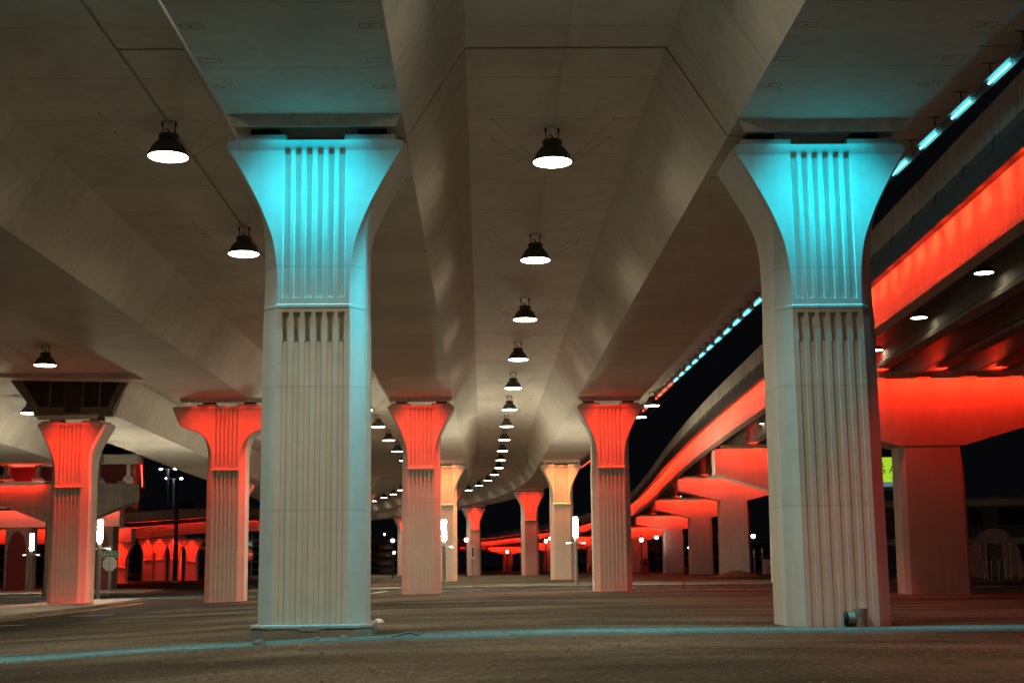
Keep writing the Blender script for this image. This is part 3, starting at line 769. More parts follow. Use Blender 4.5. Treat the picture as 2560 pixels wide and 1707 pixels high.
# ------------------------------------------------------------------ hammerhead ramps
def tab_path(tab):
    def pf(s, u, dz=0.0):
        x, y, z = catmull(tab, s)
        x2, y2, _ = catmull(tab, s + .5); x0, y0, _ = catmull(tab, s - .5)
        d = Vector((x2 - x0, y2 - y0)).normalized(); nrm = Vector((d.y, -d.x))
        return (x + nrm.x * u, y + nrm.y * u, z + dz, math.atan2(-d.x, d.y))
    return pf
def tab_from(pts):
    s = 0; tab = []
    for i, p in enumerate(pts):
        if i: s += math.dist(p[:2], pts[i - 1][:2])
        tab.append((s, *p))
    return tab, s
def ramp_bridge(name, label, pts, width, girders, depth=1.6, step=4.0, rail_label=None, side=-1, strip='strip_orange', ngl=True, pitch=1.7, s0=0.0, parap=1.2):
    """concrete-girder ramp; pts is the line of the lit edge girder's bottom"""
    tab, S = tab_from(pts); pf = tab_path(tab)
    t = thing(name, label, 'bridge')
    n = int(S / step)
    def sw(prof, nm, mat):
        b = MB(); b.rings([[pf(S * i / n, u * -side, dz)[:3] for u, dz in prof] for i in range(n + 1)]); return b.build(nm, mat, t)
    for k in range(girders):
        u = k * width / max(girders - 1, 1)
        sw([(u - .28, 0), (u + .28, 0), (u + .28, .16), (u + .10, .32), (u + .10, depth - .22), (u + .34, depth - .1), (u + .34, depth), (u - .34, depth), (u - .34, depth - .1), (u - .10, depth - .22), (u - .10, .32), (u - .28, .16)] if k else
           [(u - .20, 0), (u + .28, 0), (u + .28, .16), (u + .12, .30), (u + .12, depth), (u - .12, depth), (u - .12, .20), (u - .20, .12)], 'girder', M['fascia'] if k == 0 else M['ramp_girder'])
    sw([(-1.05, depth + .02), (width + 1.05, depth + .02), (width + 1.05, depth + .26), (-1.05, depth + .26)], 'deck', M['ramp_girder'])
    for u in (-1.05, width + .70):
        sw([(u, depth + .262), (u + .35, depth + .262), (u + .22, depth + parap), (u + .06, depth + parap)], 'parapet', M['barrier'])
    # rail with hidden strip lights that wash the edge girder
    r = thing('light_rail', rail_label, 'light rail')
    b = MB(); b.rings([[pf(S * i / n, u * -side, dz)[:3] for u, dz in [(-1.14, depth - .64), (-1.11, depth - .64), (-1.11, depth - .07), (-.95, depth - .07), (-.95, depth - .04), (-1.14, depth - .04)]] for i in range(n + 1)]); b.build('channel', M['dark_metal'], r)
    b = MB(); s = s0
    while s < S - 1:
        p = [pf(s + e, -.80 * -side, depth - .20) for e in (0, pitch * .26)]
        a, c = Vector(p[0][:3]), Vector(p[1][:3])
        b.tube([a, c], .03, 4)
        s += pitch
    o = b.build('light_tube', M[strip], r); o['kind'] = 'stuff'
    s = s0 + 30; k = 0
    while s < S - 1 and k < 60 and step == 4.0:
        a = pf(s, -1.15 * -side, depth - .14); c = pf(s, -1.06 * -side, depth + .30)
        b = MB(); b.tube([a[:3], c[:3]], .016, 4); b.build('bracket', M['dark_metal'], r); s += 2.6; k += 1
    return t, pf
def wall_washer(label, x, y, z, th, half, strip):
    """shielded strip light in front of a cap"""
    t = thing('strip_light', label, 'light fixture', (x, y, z), th)
    b = MB(); b.box(-half, half, -.12, -.10, -.03, .22); b.build('shield', M['steel_shield'], t)
    k = max(3, int(half * 2 / 1.6)); bb = MB()
    for i in range(k):
        cx = -half + (i + .5) * 2 * half / k
        bb.box(cx - .55, cx + .55, .0, .05, .12, .16)
    bb.build('light_strip', M[strip], t)
    return t
def hammerhead(label, x, y, ztop, half, tip, mid, sh, th=0.0, depth=2.0, strip='strip_red', mat='pier', light=True, sx=0.0):
    zg = gz(x, y) - .3; H = ztop - zg
    t = thing('hammerhead_pier', label, 'bridge pier', (x, y, zg), th)
    c = .05
    prof = [(-half, -tip), (-sh - .05 + sx, -mid), (sh + .05 + sx, -mid), (half, -tip), (half, -c), (half - c, 0), (-half + c, 0), (-half, -c)]
    b = MB(); b.prism_y([(px, H + pz) for px, pz in prof], -depth / 2, depth / 2); b.build('cap', M[mat], t)
    ch = .32; d2 = depth / 2 - .02
    ring = [(-sh, -d2 + ch), (-sh + ch * .6, -d2), (sh - ch * .6, -d2), (sh, -d2 + ch), (sh, d2 - ch), (sh - ch * .6, d2), (-sh + ch * .6, d2), (-sh, d2 - ch)]
    b = MB(); b.rings([[(px * (1 if z else 1.05) + sx, py, z) for px, py in ring] for z in (0, H - mid)]); b.build('shaft', M[mat], t)
    for k in (-.78, -.39, 0, .39, .78):
        bb = MB(); bb.box(k * half - .3, k * half + .3, -.4, .4, H, H + .20); bb.build('bearing_pad', M[mat], t)
    if light:
        off = depth / 2 + .78
        wall_washer('strip light over the ' + label, x + math.sin(th) * off, y - math.cos(th) * off, ztop - .02, th, half - .3, strip)
    return t
# right ramp
RP = [(11.6, -14, 9.7), (13.0, 20, 9.62), (14.35, 45, 9.6), (15.15, 60, 9.6), (16.6, 96, 9.45), (18.8, 131, 9.40), (20.8, 164, 8.85), (21.9, 196, 7.95), (20.8, 228, 7.1), (16.2, 262, 6.3), (9.8, 298, 5.7), (1.5, 334, 5.3), (-14, 384, 5.0)]
ramp_bridge('girder_ramp_bridge', 'long red-lit girder ramp climbing along the right side of the view', RP, 10.4, 5, rail_label='dark rail of hidden red lights along the right ramp edge girder')
hm = [
 ('biggest red hammerhead pier, right of the drain pipe column', 20.05, 61, 9.27, 5.3, 1.9, 3.0, 1.40, -.05),
 ('red hammerhead pier whose arm ends at the cyan drain pipe column', 21.9, 97, 9.12, 5.35, 1.75, 3.0, 1.40, -.06),
 ('nearest red hammerhead pier seen left of the drain pipe column', 24.2, 132, 9.08, 5.25, 1.15, 2.1, 1.40, -.06),
 ('second nearest red hammerhead pier left of the drain pipe column', 26.2, 165, 8.5, 5.35, 1.15, 2.15, 1.38, -.05),
 ('red hammerhead pier just behind the maroon post', 27.3, 197, 7.6, 5.25, 1.1, 1.9, 1.40, 0.0),
 ('red hammerhead pier right beside the pink-edged red column', 26.0, 229, 6.78, 5.2, 1.1, 2.1, 1.35, .08),
 ('red hammerhead pier between the right light post and pink-edged column', 21.3, 264, 5.95, 5.1, 1.0, 1.9, 1.3, .15),
 ('red hammerhead pier seen between the deep red and amber columns', 14.6, 301, 5.35, 5.1, 1.0, 1.9, 1.3, .2),
 ('farthest red hammerhead pier, thin post left of the deep red column', 6.0, 337, 4.95, 5.1, .9, 1.8, 1.1, .25)]
for lb, x, y, zt, hf, tip, mid, sh, th in hm:
    hammerhead(lb, x, y, zt, hf, tip, mid, sh, th, strip='strip_cap')
# small flush lamps under the ramp
GRR = 'small lamps under the right ramp'
def ramp_lamp(label, loc):
    t = thing('ramp_lamp', label, 'lamp', loc, 0, GRR)
    b = MB(); b.lathe([(.31, 0), (.325, .02), (.30, .07), (.20, .16), (.10, .19), (.0005, .195)], 20, cap=False); b.build('shade', M['shade_paint'], t, smooth=50)
    b = MB(); b.lathe([(.30, .004), (.15, -.006), (.0005, -.008)], 20, cap=False); b.build('lens', M['lens_small'], t, smooth=50)
    b = MB(); b.tube([(0, 0, .19), (0, 0, .75)], .02, 6); b.build('stem', M['dark_metal'], t)
    return t
rl = [(16.07, 42.2), (16.56, 50.3), (17.22, 58.3), (18.89, 90.4), (19.54, 98.7), (21.8, 129), (22.4, 137.3), (24.3, 160), (24.8, 172), (25.6, 196)]
rlp = None
rl_labels = ['small lamp under the right ramp, largest and highest in view', 'small lamp under the right ramp, second along from the right edge', 'small lamp under the right ramp, half hidden at the drain pipe column edge']
for i, (x, y) in enumerate(rl):
    zz = 10.3 if y < 150 else 9.7 - (y - 150) * .02
    lb = rl_labels[i] if i < 3 else 'small lamp under the right ramp, %s along from the right edge' % ORD[i]
    if rlp is None: rlp = ramp_lamp(lb, (x, y, zz))
    else: dup(rlp, (x, y, zz), lb)

# ------------------------------------------------------------------ left background ramps
# ramp on an untreated hammerhead, seen end-on
LBt = thing('girder_ramp_bridge', 'ramp seen end-on with two white girder ends above a pale pier cap at far left', 'bridge')
LBP = [(-28.3, 112, 8.35), (-37.6, 150, 8.6), (-47.8, 190, 8.9), (-64, 230, 9.1)]
tab, S = tab_from(LBP); pf = tab_path(tab)
for k in range(5):
    u = -.6 - k * 2.35
    pr = [(u - .42, 0), (u + .42, 0), (u + .42, .16), (u + .14, .36), (u + .14, 1.25), (u + .5, 1.4), (u + .5, 1.6), (u - .5, 1.6), (u - .5, 1.4), (u - .14, 1.25), (u - .14, .36), (u - .42, .16)]
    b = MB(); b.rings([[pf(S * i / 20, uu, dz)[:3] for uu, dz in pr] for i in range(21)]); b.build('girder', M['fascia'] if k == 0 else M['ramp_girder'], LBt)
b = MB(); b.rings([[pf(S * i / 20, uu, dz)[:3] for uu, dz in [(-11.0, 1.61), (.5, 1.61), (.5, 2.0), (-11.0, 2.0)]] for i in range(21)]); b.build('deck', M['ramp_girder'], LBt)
b = MB(); b.rings([[pf(S * i / 20, uu, dz)[:3] for uu, dz in [(.2, 2.0), (.5, 2.0), (.5, 3.0), (.3, 3.0)]] for i in range(21)]); b.build('parapet', M['barrier'], LBt)
b = MB(); b.box(-39.2, -28.0, 111.4, 111.9, 9.62, 10.4); b.build('end_beam', M['pier'], LBt)
rt = thing('light_rail', 'curving string of red lights on the edge of the end-on ramp', 'light rail')
for i in range(14):
    p = pf(1 + i * 2.6, .42, 1.25); q = pf(1 + i * 2.6 + 1.5, .42, 1.25)
    b = MB(); b.tube([p[:3], q[:3]], .05, 6); b.build('light_tube', M['tube_red'], rt)
b = MB(); b.rings([[pf(S * i / 20, uu, dz)[:3] for uu, dz in [(.48, 1.1), (.54, 1.1), (.54, 1.45), (.48, 1.45)]] for i in range(21)]); b.build('channel', M['dark_metal'], rt)
b = MB(); b.box(-38.9, -28.7, 113.0, 113.3, 8.36, 9.95); b.build('red_lit_diaphragm', M['maroon'], LBt)  # maroon colour stands in for red light between the girders
hammerhead('pale hammerhead pier with a sloped arm behind the far left red column', -33.6, 111.6, 8.0, 5.5, 1.5, 3.0, 1.5, 0.0, 2.0, mat='raw', light=False)
wall_washer('added strip light reddening the left half of the pale sloped-arm pier', -37.2, 110.2, 7.9, 0, 1.9, 'strip_red')  # no known fixture here, added to redden half of the cap
# red crossbeam bent on dark posts; maroon arches painted as red light pools
cb = thing('crossbeam_bent', 'solid red crossbeam on two dark posts at far left', 'bridge pier', (-43, 141, gz(-43, 141) - .2))
b = MB(); b.box(-9.0, 6.1, -.9, .9, 6.6, 8.3); b.build('crossbeam', M['pier'], cb)
for x in (-4.0, 4.3):
    b = MB(); b.box(x - 1.25, x + 1.25, -1.1, 1.1, 0, 6.6); b.build('post', M['dark_panel'] if 0 else M['raw'], cb)
    b = MB(); rr = []
    for z, k in ((0, .95), (4.0, .95), (4.8, .86), (5.5, .66), (6.0, .40), (6.2, .08)):
        rr.append([(x - k, -1.32, z), (x + k, -1.32, z), (x + k, -1.101, z), (x - k, -1.101, z)])
    b.rings(rr); b.build('red_light_arch', M['maroon'], cb)
wall_washer('shielded strip light along the top of the solid red crossbeam', -44.4, 139.6, 7.35, 0, 7.4, 'strip_red')
# second red beam further back
hammerhead('low red crossbeam pier behind the dark posts at far left', -52, 170, 6.0, 9, 1.7, 1.8, 1.2, 0, 2, strip='strip_red')
# far curving steel-girder ramp with flared columns
CP = [(-75, 186, 4.5), (-64, 193, 4.75), (-54.2, 202, 5.15), (-49.5, 214, 5.9), (-46.0, 229, 6.75), (-42.5, 246, 7.4), (-36, 275, 7.8)]
tabC, SCc = tab_from(CP)
pfC = tab_path(tabC)
ct, _ = ramp_bridge('girder_ramp_bridge', 'far curving red ramp behind the street name sign', CP, 9.0, 4, depth=2.5, step=3.0, rail_label='dark rail of hidden red lights on the far curving ramp', side=1, strip='strip_red', pitch=1.8, parap=1.6)
far_cols = [(-53.2, 203.5, 4.75, 'red flared column directly behind the street name sign'), (-57.0, 236, 5.9, 'far flared column, leftmost of the group left of the dark pole'),
            (-54.4, 233, 5.9, 'far flared column, second of the group left of the dark pole'), (-51.4, 231, 6.0, 'far flared column with the dark pole in front of its edge'), (-48.8, 232, 5.6, 'far flared column, first to the right of the dark pole')]
for x, y, zt, lb in far_cols:
    fluted_column(lb, x, y, zt, 0.12, False, RED, 1, 11000, zs=zt + .3, pads=False)
# third distant viaduct in the centre gap
ramp_bridge('girder_ramp_bridge', 'low dark viaduct far beyond the centre columns', [(-70, 330, 5.2), (-30, 345, 4.8), (0, 352, 4.4), (22, 352, 4.4), (60, 340, 5.0)], 9.0, 4, depth=1.5, step=6, rail_label='dark rail of hidden red lights on the low far viaduct', strip='strip_red', pitch=1.8, side=1)
wl = MB(); wl.box(-4.6, 4.6, -.5, .5, 0, 4.3); wl = wl.build('abutment_wall', M['pier'], None, (13, 320, gz(13, 320)), .3); tag(wl, 'plain concrete abutment wall between the deep red column and the thin red post', 'wall')

# ------------------------------------------------------------------ light posts
GLP = 'light posts with a glowing white cylinder'
def light_post(label, x, y, h, yaw=0):
    t = thing('light_post', label, 'street lamp', (x, y, gz(x, y)), yaw, GLP)
    b = MB(); b.tube([(0, 0, 0), (0, 0, h - 1.72)], [.13, .115], 12); b.build('pole', M['pole'], t, smooth=50)
    b = MB(); b.lathe([(.24, 0), (.24, .05), (.15, .12), (.13, .16)], 16); b.build('base_plate', M['galv'], t, smooth=50)
    b = MB(); b.lathe([(.115, h - 1.72), (.125, h - 1.70), (.125, h - 1.36), (.115, h - 1.34)], 16); b.build('neck', M['sign_white'], t, smooth=50)
    b = MB(); b.lathe([(.15, h - 1.34), (.16, h - 1.30), (.16, h - .05), (.14, h), (.0005, h + .01)], 18); b.build('glow_cylinder', M['post_glow'], t, smooth=50)
    for sx in (-1, 1):
        b = MB(); b.tube([(sx * .11, 0, h - 1.80), (sx * .70, 0, h - 1.74)], .03, 6)
        arm = b.build('arm', M['pole'], t)
        b = MB(); b.box(sx * .33 - .17, sx * .33 + .17, -.07, .07, h - 1.845, h - 1.81) if False else b.box(min(sx * .46, sx * .70), max(sx * .46, sx * .70), -.05, .05, h - 1.84, h - 1.81)
        b.build('arm_light', M['small_glow'], arm)
    return t
lp = light_post('white glowing light post standing right of the ramp end column', -24.35, 87.9, 5.05)
dup(lp, (-38.9, 119.4, gz(-38.9, 119.4) + .15), 'white glowing light post farthest left, in front of the dark posts', .2)
dup(lp, (-2.62, 92.5, gz(-2.62, 92.5) - .55), 'white glowing light post between the red and the half hidden amber column', .5)
dup(lp, (6.55, 97, gz(6.55, 97) - .35), 'white glowing light post in front of the distant red ramp at centre right', .15)

# ------------------------------------------------------------------ signs
def text_mesh(txt, size, mat, parent, loc, name='lettering', depth=.004):
    cu = bpy.data.curves.new('lettering', 'FONT'); cu.body = txt; cu.size = size; cu.align_x = 'CENTER'; cu.align_y = 'CENTER'; cu.extrude = depth
    tmp = bpy.data.objects.new('tmp_text', cu); col.objects.link(tmp)
    bpy.context.view_layer.update()
    me = bpy.data.meshes.new_from_object(tmp.evaluated_get(bpy.context.evaluated_depsgraph_get()))
    col.objects.unlink(tmp); bpy.data.objects.remove(tmp); bpy.data.curves.remove(cu)
    me.transform(Matrix.Rotation(PI / 2, 4, 'X')); me.materials.clear(); me.materials.append(mat)
    o = bpy.data.objects.new(name, me); o.location = loc
    return link(o, parent)
def octagon(r, y0, y1, z):
    b = MB(); b.rings([[(r * math.cos(PI / 8 + k * PI / 4), y, z + r * math.sin(PI / 8 + k * PI / 4)) for k in range(8)] for y in (y0, y1)]); return b
x, y = -27.75, 103.0; zg = gz(x, y)
ss = thing('street_sign', 'green street name blade reading 23rd St N above the blank back of a stop sign', 'sign', (x, y, zg))
b = MB(); b.tube([(0, 0, 0), (0, 0, 3.9)], .035, 8); b.build('post', M['galv'], ss)
b = MB(); b.box(-.72, .72, -.066, -.05, 2.96 - .21 + .18, 2.96 + .21 + .18); o = b.build('name_blade', M['sign_green'], ss)
b = MB()
for (x0, x1, z0, z1) in ((-.72, .72, 2.93, 2.955), (-.72, .72, 3.325, 3.35), (-.72, -.695, 2.955, 3.325), (.695, .72, 2.955, 3.325)): b.box(x0, x1, -.071, -.0665, z0, z1)
b.build('border', M['sign_white'], o)
text_mesh('23rd St N', .30, M['sign_white'], o, (0, -.072, 3.14))
b = MB(); b.box(-.012, .012, -.2, .62, 3.36, 3.82); b.build('cross_blade', M['sign_back'], ss)
octagon(.56, .05, .062, 2.44).build('stop_sign_back', M['sign_back'], ss)
x, y = -17.05, 100.0; zg = gz(x, y)
s2 = thing('street_sign', 'stop sign with a green N name blade half hidden by the wide-armed column', 'sign', (x, y, zg))
b = MB(); b.tube([(0, 0, 0), (0, 0, 3.75)], .035, 8); b.build('post', M['galv'], s2)
o = octagon(.48, -.062, -.05, 2.76).build('stop_face', M['sign_red'], s2)
text_mesh('STOP', .30, M['sign_white'], o, (0, -.067, 2.76))
b = MB(); b.box(-.75, .42, -.062, -.05, 3.30, 3.72); o = b.build('name_blade', M['sign_green'], s2)
text_mesh('N', .30, M['sign_white'], o, (.18, -.067, 3.50))
x, y = -.66, 89; zg = gz(x, y)
s3 = thing('post_sign', 'narrow upright red and white sign on a thin post', 'sign', (x, y, zg))
b = MB(); b.tube([(0, 0, 0), (0, 0, 2.75)], .03, 6); b.build('post', M['galv'], s3)
b = MB(); b.box(-.13, .13, -.05, -.035, 1.88, 2.72); o = b.build('sign_plate', M['sign_white'], s3)
b = MB(); b.box(-.06, .06, -.056, -.0505, 2.0, 2.6); b.build('red_panel', M['sign_red'], o)
# overhead sign gantry on the far ramp
og = thing('gantry_sign', 'dark green overhead exit sign with an arrow on a truss', 'sign', (-55.3, 258, 0))
b = MB(); b.box(-1.25, 1.1, -.1, 0, 11.35, 13.5); o = b.build('sign_panel', M['sign_green'], og)
b = MB()
for (x0, x1, z0, z1) in ((-1.2, 1.05, 13.38, 13.45), (-1.2, 1.05, 11.4, 11.47), (-1.2, -1.13, 11.47, 13.38), (.98, 1.05, 11.47, 13.38), (-1.13, .98, 12.93, 12.98)): b.box(x0, x1, -.115, -.101, z0, z1)
b.build('border', M['pole'], o)
text_mesh('EXIT 126 B', .33, M['pole'], o, (-.08, -.112, 13.17)); text_mesh('31st ST N', .40, M['sign_back'], o, (-.08, -.112, 12.62))
b = MB(); b.rings([[(-.40, yy, 11.72), (-.18, yy, 11.74), (.10, yy, 12.16), (.0, yy, 12.24), (-.26, yy, 11.92), (-.42, yy, 11.98)] for yy in (-.115, -.101)]); b.build('arrow', M['sign_back'], o)
b = MB()
for z in (11.9, 12.75): b.tube([(1.1, .1, z), (12, .1, z)], .07, 6)
for k in range(10): b.tube([(1.3 + k * 1.05, .1, 11.9 if k % 2 else 12.75), (2.35 + k * 1.05, .1, 12.75 if k % 2 else 11.9)], .03, 5)
b.build('truss', M['galv'], og)
b = MB(); b.tube([(12, .1, -1), (12, .1, 13)], .2, 10); b.build('mast', M['galv'], og)

# ------------------------------------------------------------------ masts, poles and distant lamps
def high_mast(label, x, y, h):
    t = thing('high_mast_light', label, 'mast light', (x, y, gz(x, y)), 0, 'twin-headed mast lights against the night sky')
    b = MB(); b.tube([(0, 0, 0), (0, 0, h)], [.42, .24], 10); b.build('mast', M['galv'], t)
    for sx in (-1, 1):
        b = MB(); b.tube([(0, 0, h - .2), (sx * 1.6, 0, h + .1)], .1, 6); a = b.build('arm', M['galv'], t)
        b = MB(); b.lathe([(.0005, h - .30), (.32, h - .22), (.36, h - .05), (.2, h + .1)], 12, cx=sx * 1.7); b.build('lamp_head', M['far_cool'], a)
    return t
hma = high_mast('taller twin-headed mast light, left of the other against the black sky', -73.4, 320, 24.9)
dup(hma, (-74.2, 330, gz(-74, 330) - 1.6), 'shorter twin-headed mast light beside the dark pole', .3)
dpole = thing('tall_pole', 'tall dark bare pole in front of the far flared columns', 'pole', (-44.45, 200, gz(-44.45, 200)))
b = MB(); b.tube([(0, 0, 0), (0, 0, 15.2)], [.34, .20], 12); b.build('shaft', M['dark_metal'], dpole, smooth=50)
b = MB(); b.lathe([(.6, 0), (.6, .3), (.4, .5)], 12); b.build('base', M['galv'], dpole)
def street_lamp(label, x, y, h, r=.26, style='far_glow', group='distant street lamps'):
    t = thing('street_lamp', label, 'street lamp', (x, y, gz(x, y)), 0, group)
    b = MB(); b.tube([(0, 0, 0), (0, 0, h)], [.09, .06], 8); b.build('pole', M['dark_metal'], t)
    b = MB(); b.lathe([(.0005, h - .02), (r * .6, h), (r, h + r * .9), (r * .7, h + r * 1.6)], 12); b.build('globe', M[style], t, smooth=60)
    b = MB(); b.lathe([(r * .75, h + r * 1.6), (r * .8, h + r * 1.75), (r * .1, h + r * 3.0), (.0005, h + r * 3.6)], 12); b.build('lantern_roof', M['dark_metal'], t)
    return t
UPF = {}
def ray_at(px, py, Y):
    """world point seen at photo pixel (2352 wide) and depth Y, used once to lay out the far lamps"""
    v = F_ + R2_ * ((px - 1176) / FPX) + U2_ * ((784 - py) / FPX); t = Y / v.y
    return (v.x * t, Y, ZC + v.z * t)
lamps = [(297, 1262, 210, 'street lamp with a bright globe seen under the far curving ramp at left', .30), (883, 1226, 300, 'small starry street lamp high in the gap beside the plinth column', .22),
 (902, 1240, 200, 'lantern street lamp in the gap beside the plinth column', .26), (905, 1268, 260, 'low pair street lamp in the gap beside the plinth column, left one', .26), (921, 1270, 280, 'low pair street lamp in the gap beside the plinth column, right one', .2),
 (1071, 1238, 190, 'lantern street lamp standing right of the half hidden amber column', .28), (1254, 1241, 210, 'lantern street lamp between the deep red and amber columns, lower', .26), (1264, 1235, 230, 'lantern street lamp between the deep red and amber columns, higher', .24),
 (1165, 1266, 250, 'street lamp globe in front of the low red ramp beam', .24), (1473, 1238, 175, 'lantern street lamp beside the maroon bin', .25), (1508, 1233, 195, 'lantern street lamp in front of the red hammerhead arm tip', .25),
 (1730, 1230, 230, 'bright street lamp in the dark gap left of the drain pipe column', .36), (1582, 1257, 300, 'tiny street lamp between two pale pier shafts', .2)]
slp = None
for px, py, Y, lb, r in lamps:
    X, Yw, Z = ray_at(px, py, Y)
    street_lamp(lb, X, Yw, Z - gz(X, Yw) - r, r)
for px, py, Y, lb in [(2296, 1167, 330, 'small distant lamp on the dark hillside at right, lower'), (2321, 1163, 340, 'small distant lamp on the dark hillside at right, higher')]:
    X, Yw, Z = ray_at(px, py, Y); street_lamp(lb, X, Yw, Z - gz(X, Yw) - .3, .34)
X, Yw, Z = ray_at(2362, 1166, 200)
fl = thing('flood_lamp', 'glaring white flood lamp on a pole at the right edge', 'flood lamp', (X, Yw, gz(X, Yw)))
hh = Z - gz(X, Yw)
b = MB(); b.tube([(-.9, 0, 0), (-.9, 0, hh + 2.6)], [.15, .1], 8); b.build('pole', M['dark_metal'], fl)
b = MB(); b.tube([(-1.5, 0, hh), (0, 0, hh)], .08, 6); b.build('arm', M['dark_metal'], fl)
b = MB(); b.lathe([(.0005, hh - .35), (.4, hh - .25), (.45, hh + .1), (.2, hh + .3)], 12); b.build('lamp_head', M['flare_glow'], fl)

# ------------------------------------------------------------------ billboard
X, Yw, Z = ray_at(2046, 1078, 240)
bb = thing('billboard', 'yellow-green backlit billboard showing part of black serif lettering', 'billboard', (X, Yw, gz(X, Yw)), -.25)
zc = Z - gz(X, Yw)
b = MB(); b.box(-5.5, 5.5, 0, .3, zc - 2.15, zc + 2.2); o = b.build('panel', M['bill_face'], bb)
text_mesh('S AI', 1.9, M['bill_black'], o, (-.20, -.03, zc - .05), depth=.02)
text_mesh('Birmingham', .50, M['bill_black'], o, (1.1, -.03, zc - 1.62), depth=.02)
b = MB(); b.lathe([(.0005, -.02), (.16, -.02), (.16, .02), (.0005, .02)], 12, cap=False)
bd = b.build('lettering', M['bill_black'], o, (-1.38, -.03, zc + 1.02)); bd.rotation_euler = (PI / 2, 0, 0)
b = MB(); b.box(-5.5, 5.5, 0, .3, zc - 2.95, zc - 2.20); b.build('caption_strip', M['bill_strip'], bb)
b = MB(); b.box(-5.7, 5.7, -.9, .35, zc - 3.65, zc - 3.05); b.build('catwalk', M['cabinet'], bb)
b = MB(); b.tube([(1.5, .5, 0), (1.5, .5, zc - 2.2)], .55, 14); b.build('pole', M['dark_metal'], bb)

# ------------------------------------------------------------------ quonset hut and street bits at right
hx, hy = 42.0, 112.0
hut = thing('quonset_hut', 'round-roofed corrugated metal hut with a dark doorway at the right edge', 'hut', (hx, hy, gz(hx, hy)), -.32)
R = 2.15; Hh = 4.0
arc = [(R * math.cos(PI - PI * i / 28) * (1 if 1 else 1), Hh * math.sin(PI * i / 28) ** .85) for i in range(29)]
b = MB(); b.rings([[(x * (1 + (.012 if j % 2 else 0)), j * .5, z) for x, z in arc] for j in range(30)], cap=False, closed=False); b.build('roof_shell', M['dark_roof'], hut)
b = MB(); rr = []
n = 60
pts = []
for i in range(n + 1):
    x = -R * .995 + 2 * R * .995 * i / n
    z = Hh * (max(0, 1 - (x / R) ** 2) ** .5) ** .85
    pts.append((x, -.02 if i % 2 else .03, z))
base = len(b.v)
for (x, yy, z) in pts: b.v += [(x, yy, 0 if not -.62 < x < .52 else 2.75), (x, yy, max(z, 0.01 if not -.62 < x < .52 else 2.76))]
for i in range(n): b.f.append((base + 2 * i, base + 2 * i + 2, base + 2 * i + 3, base + 2 * i + 1))
b.build('front_wall', M['rusty_metal'], hut)
b = MB(); b.box(-.6, .5, .12, .18, 0, 2.75); b.build('door', M['brick_dark'], hut)
for x in (-1.05, 1.05): 
    b = MB(); b.box(x - .03, x + .03, -.07, -.03, .2, 3.3); b.build('frame_post', M['dark_metal'], hut)
GFP = 'posts of the low fence before the round hut'
fpx = [(2262, 1.1), (2270, 1.2), (2279, 1.25), (2296, 1.25), (2312, 1.3), (2324, 2.3), (2345, .9)]
for i, (px, h) in enumerate(fpx):
    X, Yw, Z = ray_at(px, 1334, 97)
    b = MB(); b.tube([(0, 0, -.1), (0, 0, h * 1.15)], .045, 6); o = b.build('fence_post', M['galv'], None, (X, Yw, gz(X, Yw)))
    tag(o, 'thin metal post before the round hut, %s from the left' % ORD[i], 'post', GFP)
GUP = 'pale utility posts between pier and drain pipe column'
for i, (px, top) in enumerate([(1734, 1262), (1753, 1258), (1777, 1258)]):
    X, Yw, Z = ray_at(px, 1320, 150); Xt, Yt, Zt = ray_at(px, top, 150)
    t = thing('utility_post', 'pale slim utility post left of the drain pipe column, %s from the left' % ORD[i], 'post', (X, Yw, gz(X, Yw)), 0, GUP)
    b = MB(); b.tube([(0, 0, 0), (0, 0, Zt - gz(X, Yw))], .09, 8); b.build('post', M['galv'], t)
    b = MB(); b.lathe([(.13, Zt - gz(X, Yw) - .5), (.14, Zt - gz(X, Yw) - .1), (.05, Zt - gz(X, Yw) + .05)], 8); b.build('cap', M['cabinet'], t)
X, Yw, Z = ray_at(1766, 1318, 165)
cbn = thing('utility_cabinet', 'pale utility cabinet behind the slim posts', 'cabinet', (X, Yw, gz(X, Yw)))
b = MB(); b.box(-.55, .55, -.4, .4, .08, 1.75); b.build('body', M['cabinet'], cbn); b = MB(); b.box(-.6, .6, -.45, .45, 0, .08); b.build('base', M['kerb'], cbn)
b = MB(); b.box(-.5, -.02, -.42, -.401, .2, 1.65); b.build('door', M['cabinet'], cbn)
GB = 'orange striped traffic barrels'
def barrel(label, px, Y):
    X, Yw, Z = ray_at(px, 1318, Y)
    t = thing('traffic_barrel', label, 'traffic barrel', (X, Yw, gz(X, Yw)), 0, GB)
    b = MB(); b.lathe([(.33, 0), (.33, .1), (.27, .12), (.27, .35), (.25, .36), (.25, .62), (.23, .63), (.23, .95), (.1, 1.0)], 14); b.build('drum', M['orange'], t, smooth=40)
    b = MB(); b.lathe([(.276, .18), (.276, .30), (.2, .30), (.2, .18)], 14); b.lathe([(.256, .44), (.256, .56), (.2, .56), (.2, .44)], 14); b.build('band', M['sign_white'], t)
for i, (px, Y) in enumerate([(1549, 240), (1561, 240), (1575, 240)]): barrel('orange traffic barrel in the dark gap behind the maroon post, %s from the left' % ORD[i], px, Y)
barrel('orange traffic barrel in front of the utility cabinet', 1771, 155); barrel('orange traffic barrel at the edge of the drain pipe column', 1783, 160)
x, y = 18.6, 158.5
bn = thing('trash_bin', 'maroon domed litter bin in front of a pale pier shaft', 'bin', (x, y, gz(x, y)))
b = MB(); b.box(-.48, .48, -.48, .48, 0, 1.45); b.build('body', M['maroon'], bn)
b = MB(); b.prism_y([(-.5, 1.45), (.5, 1.45), (.46, 1.62), (.28, 1.78), (0, 1.84), (-.28, 1.78), (-.46, 1.62)], -.5, .5); b.build('lid', M['maroon'], bn)
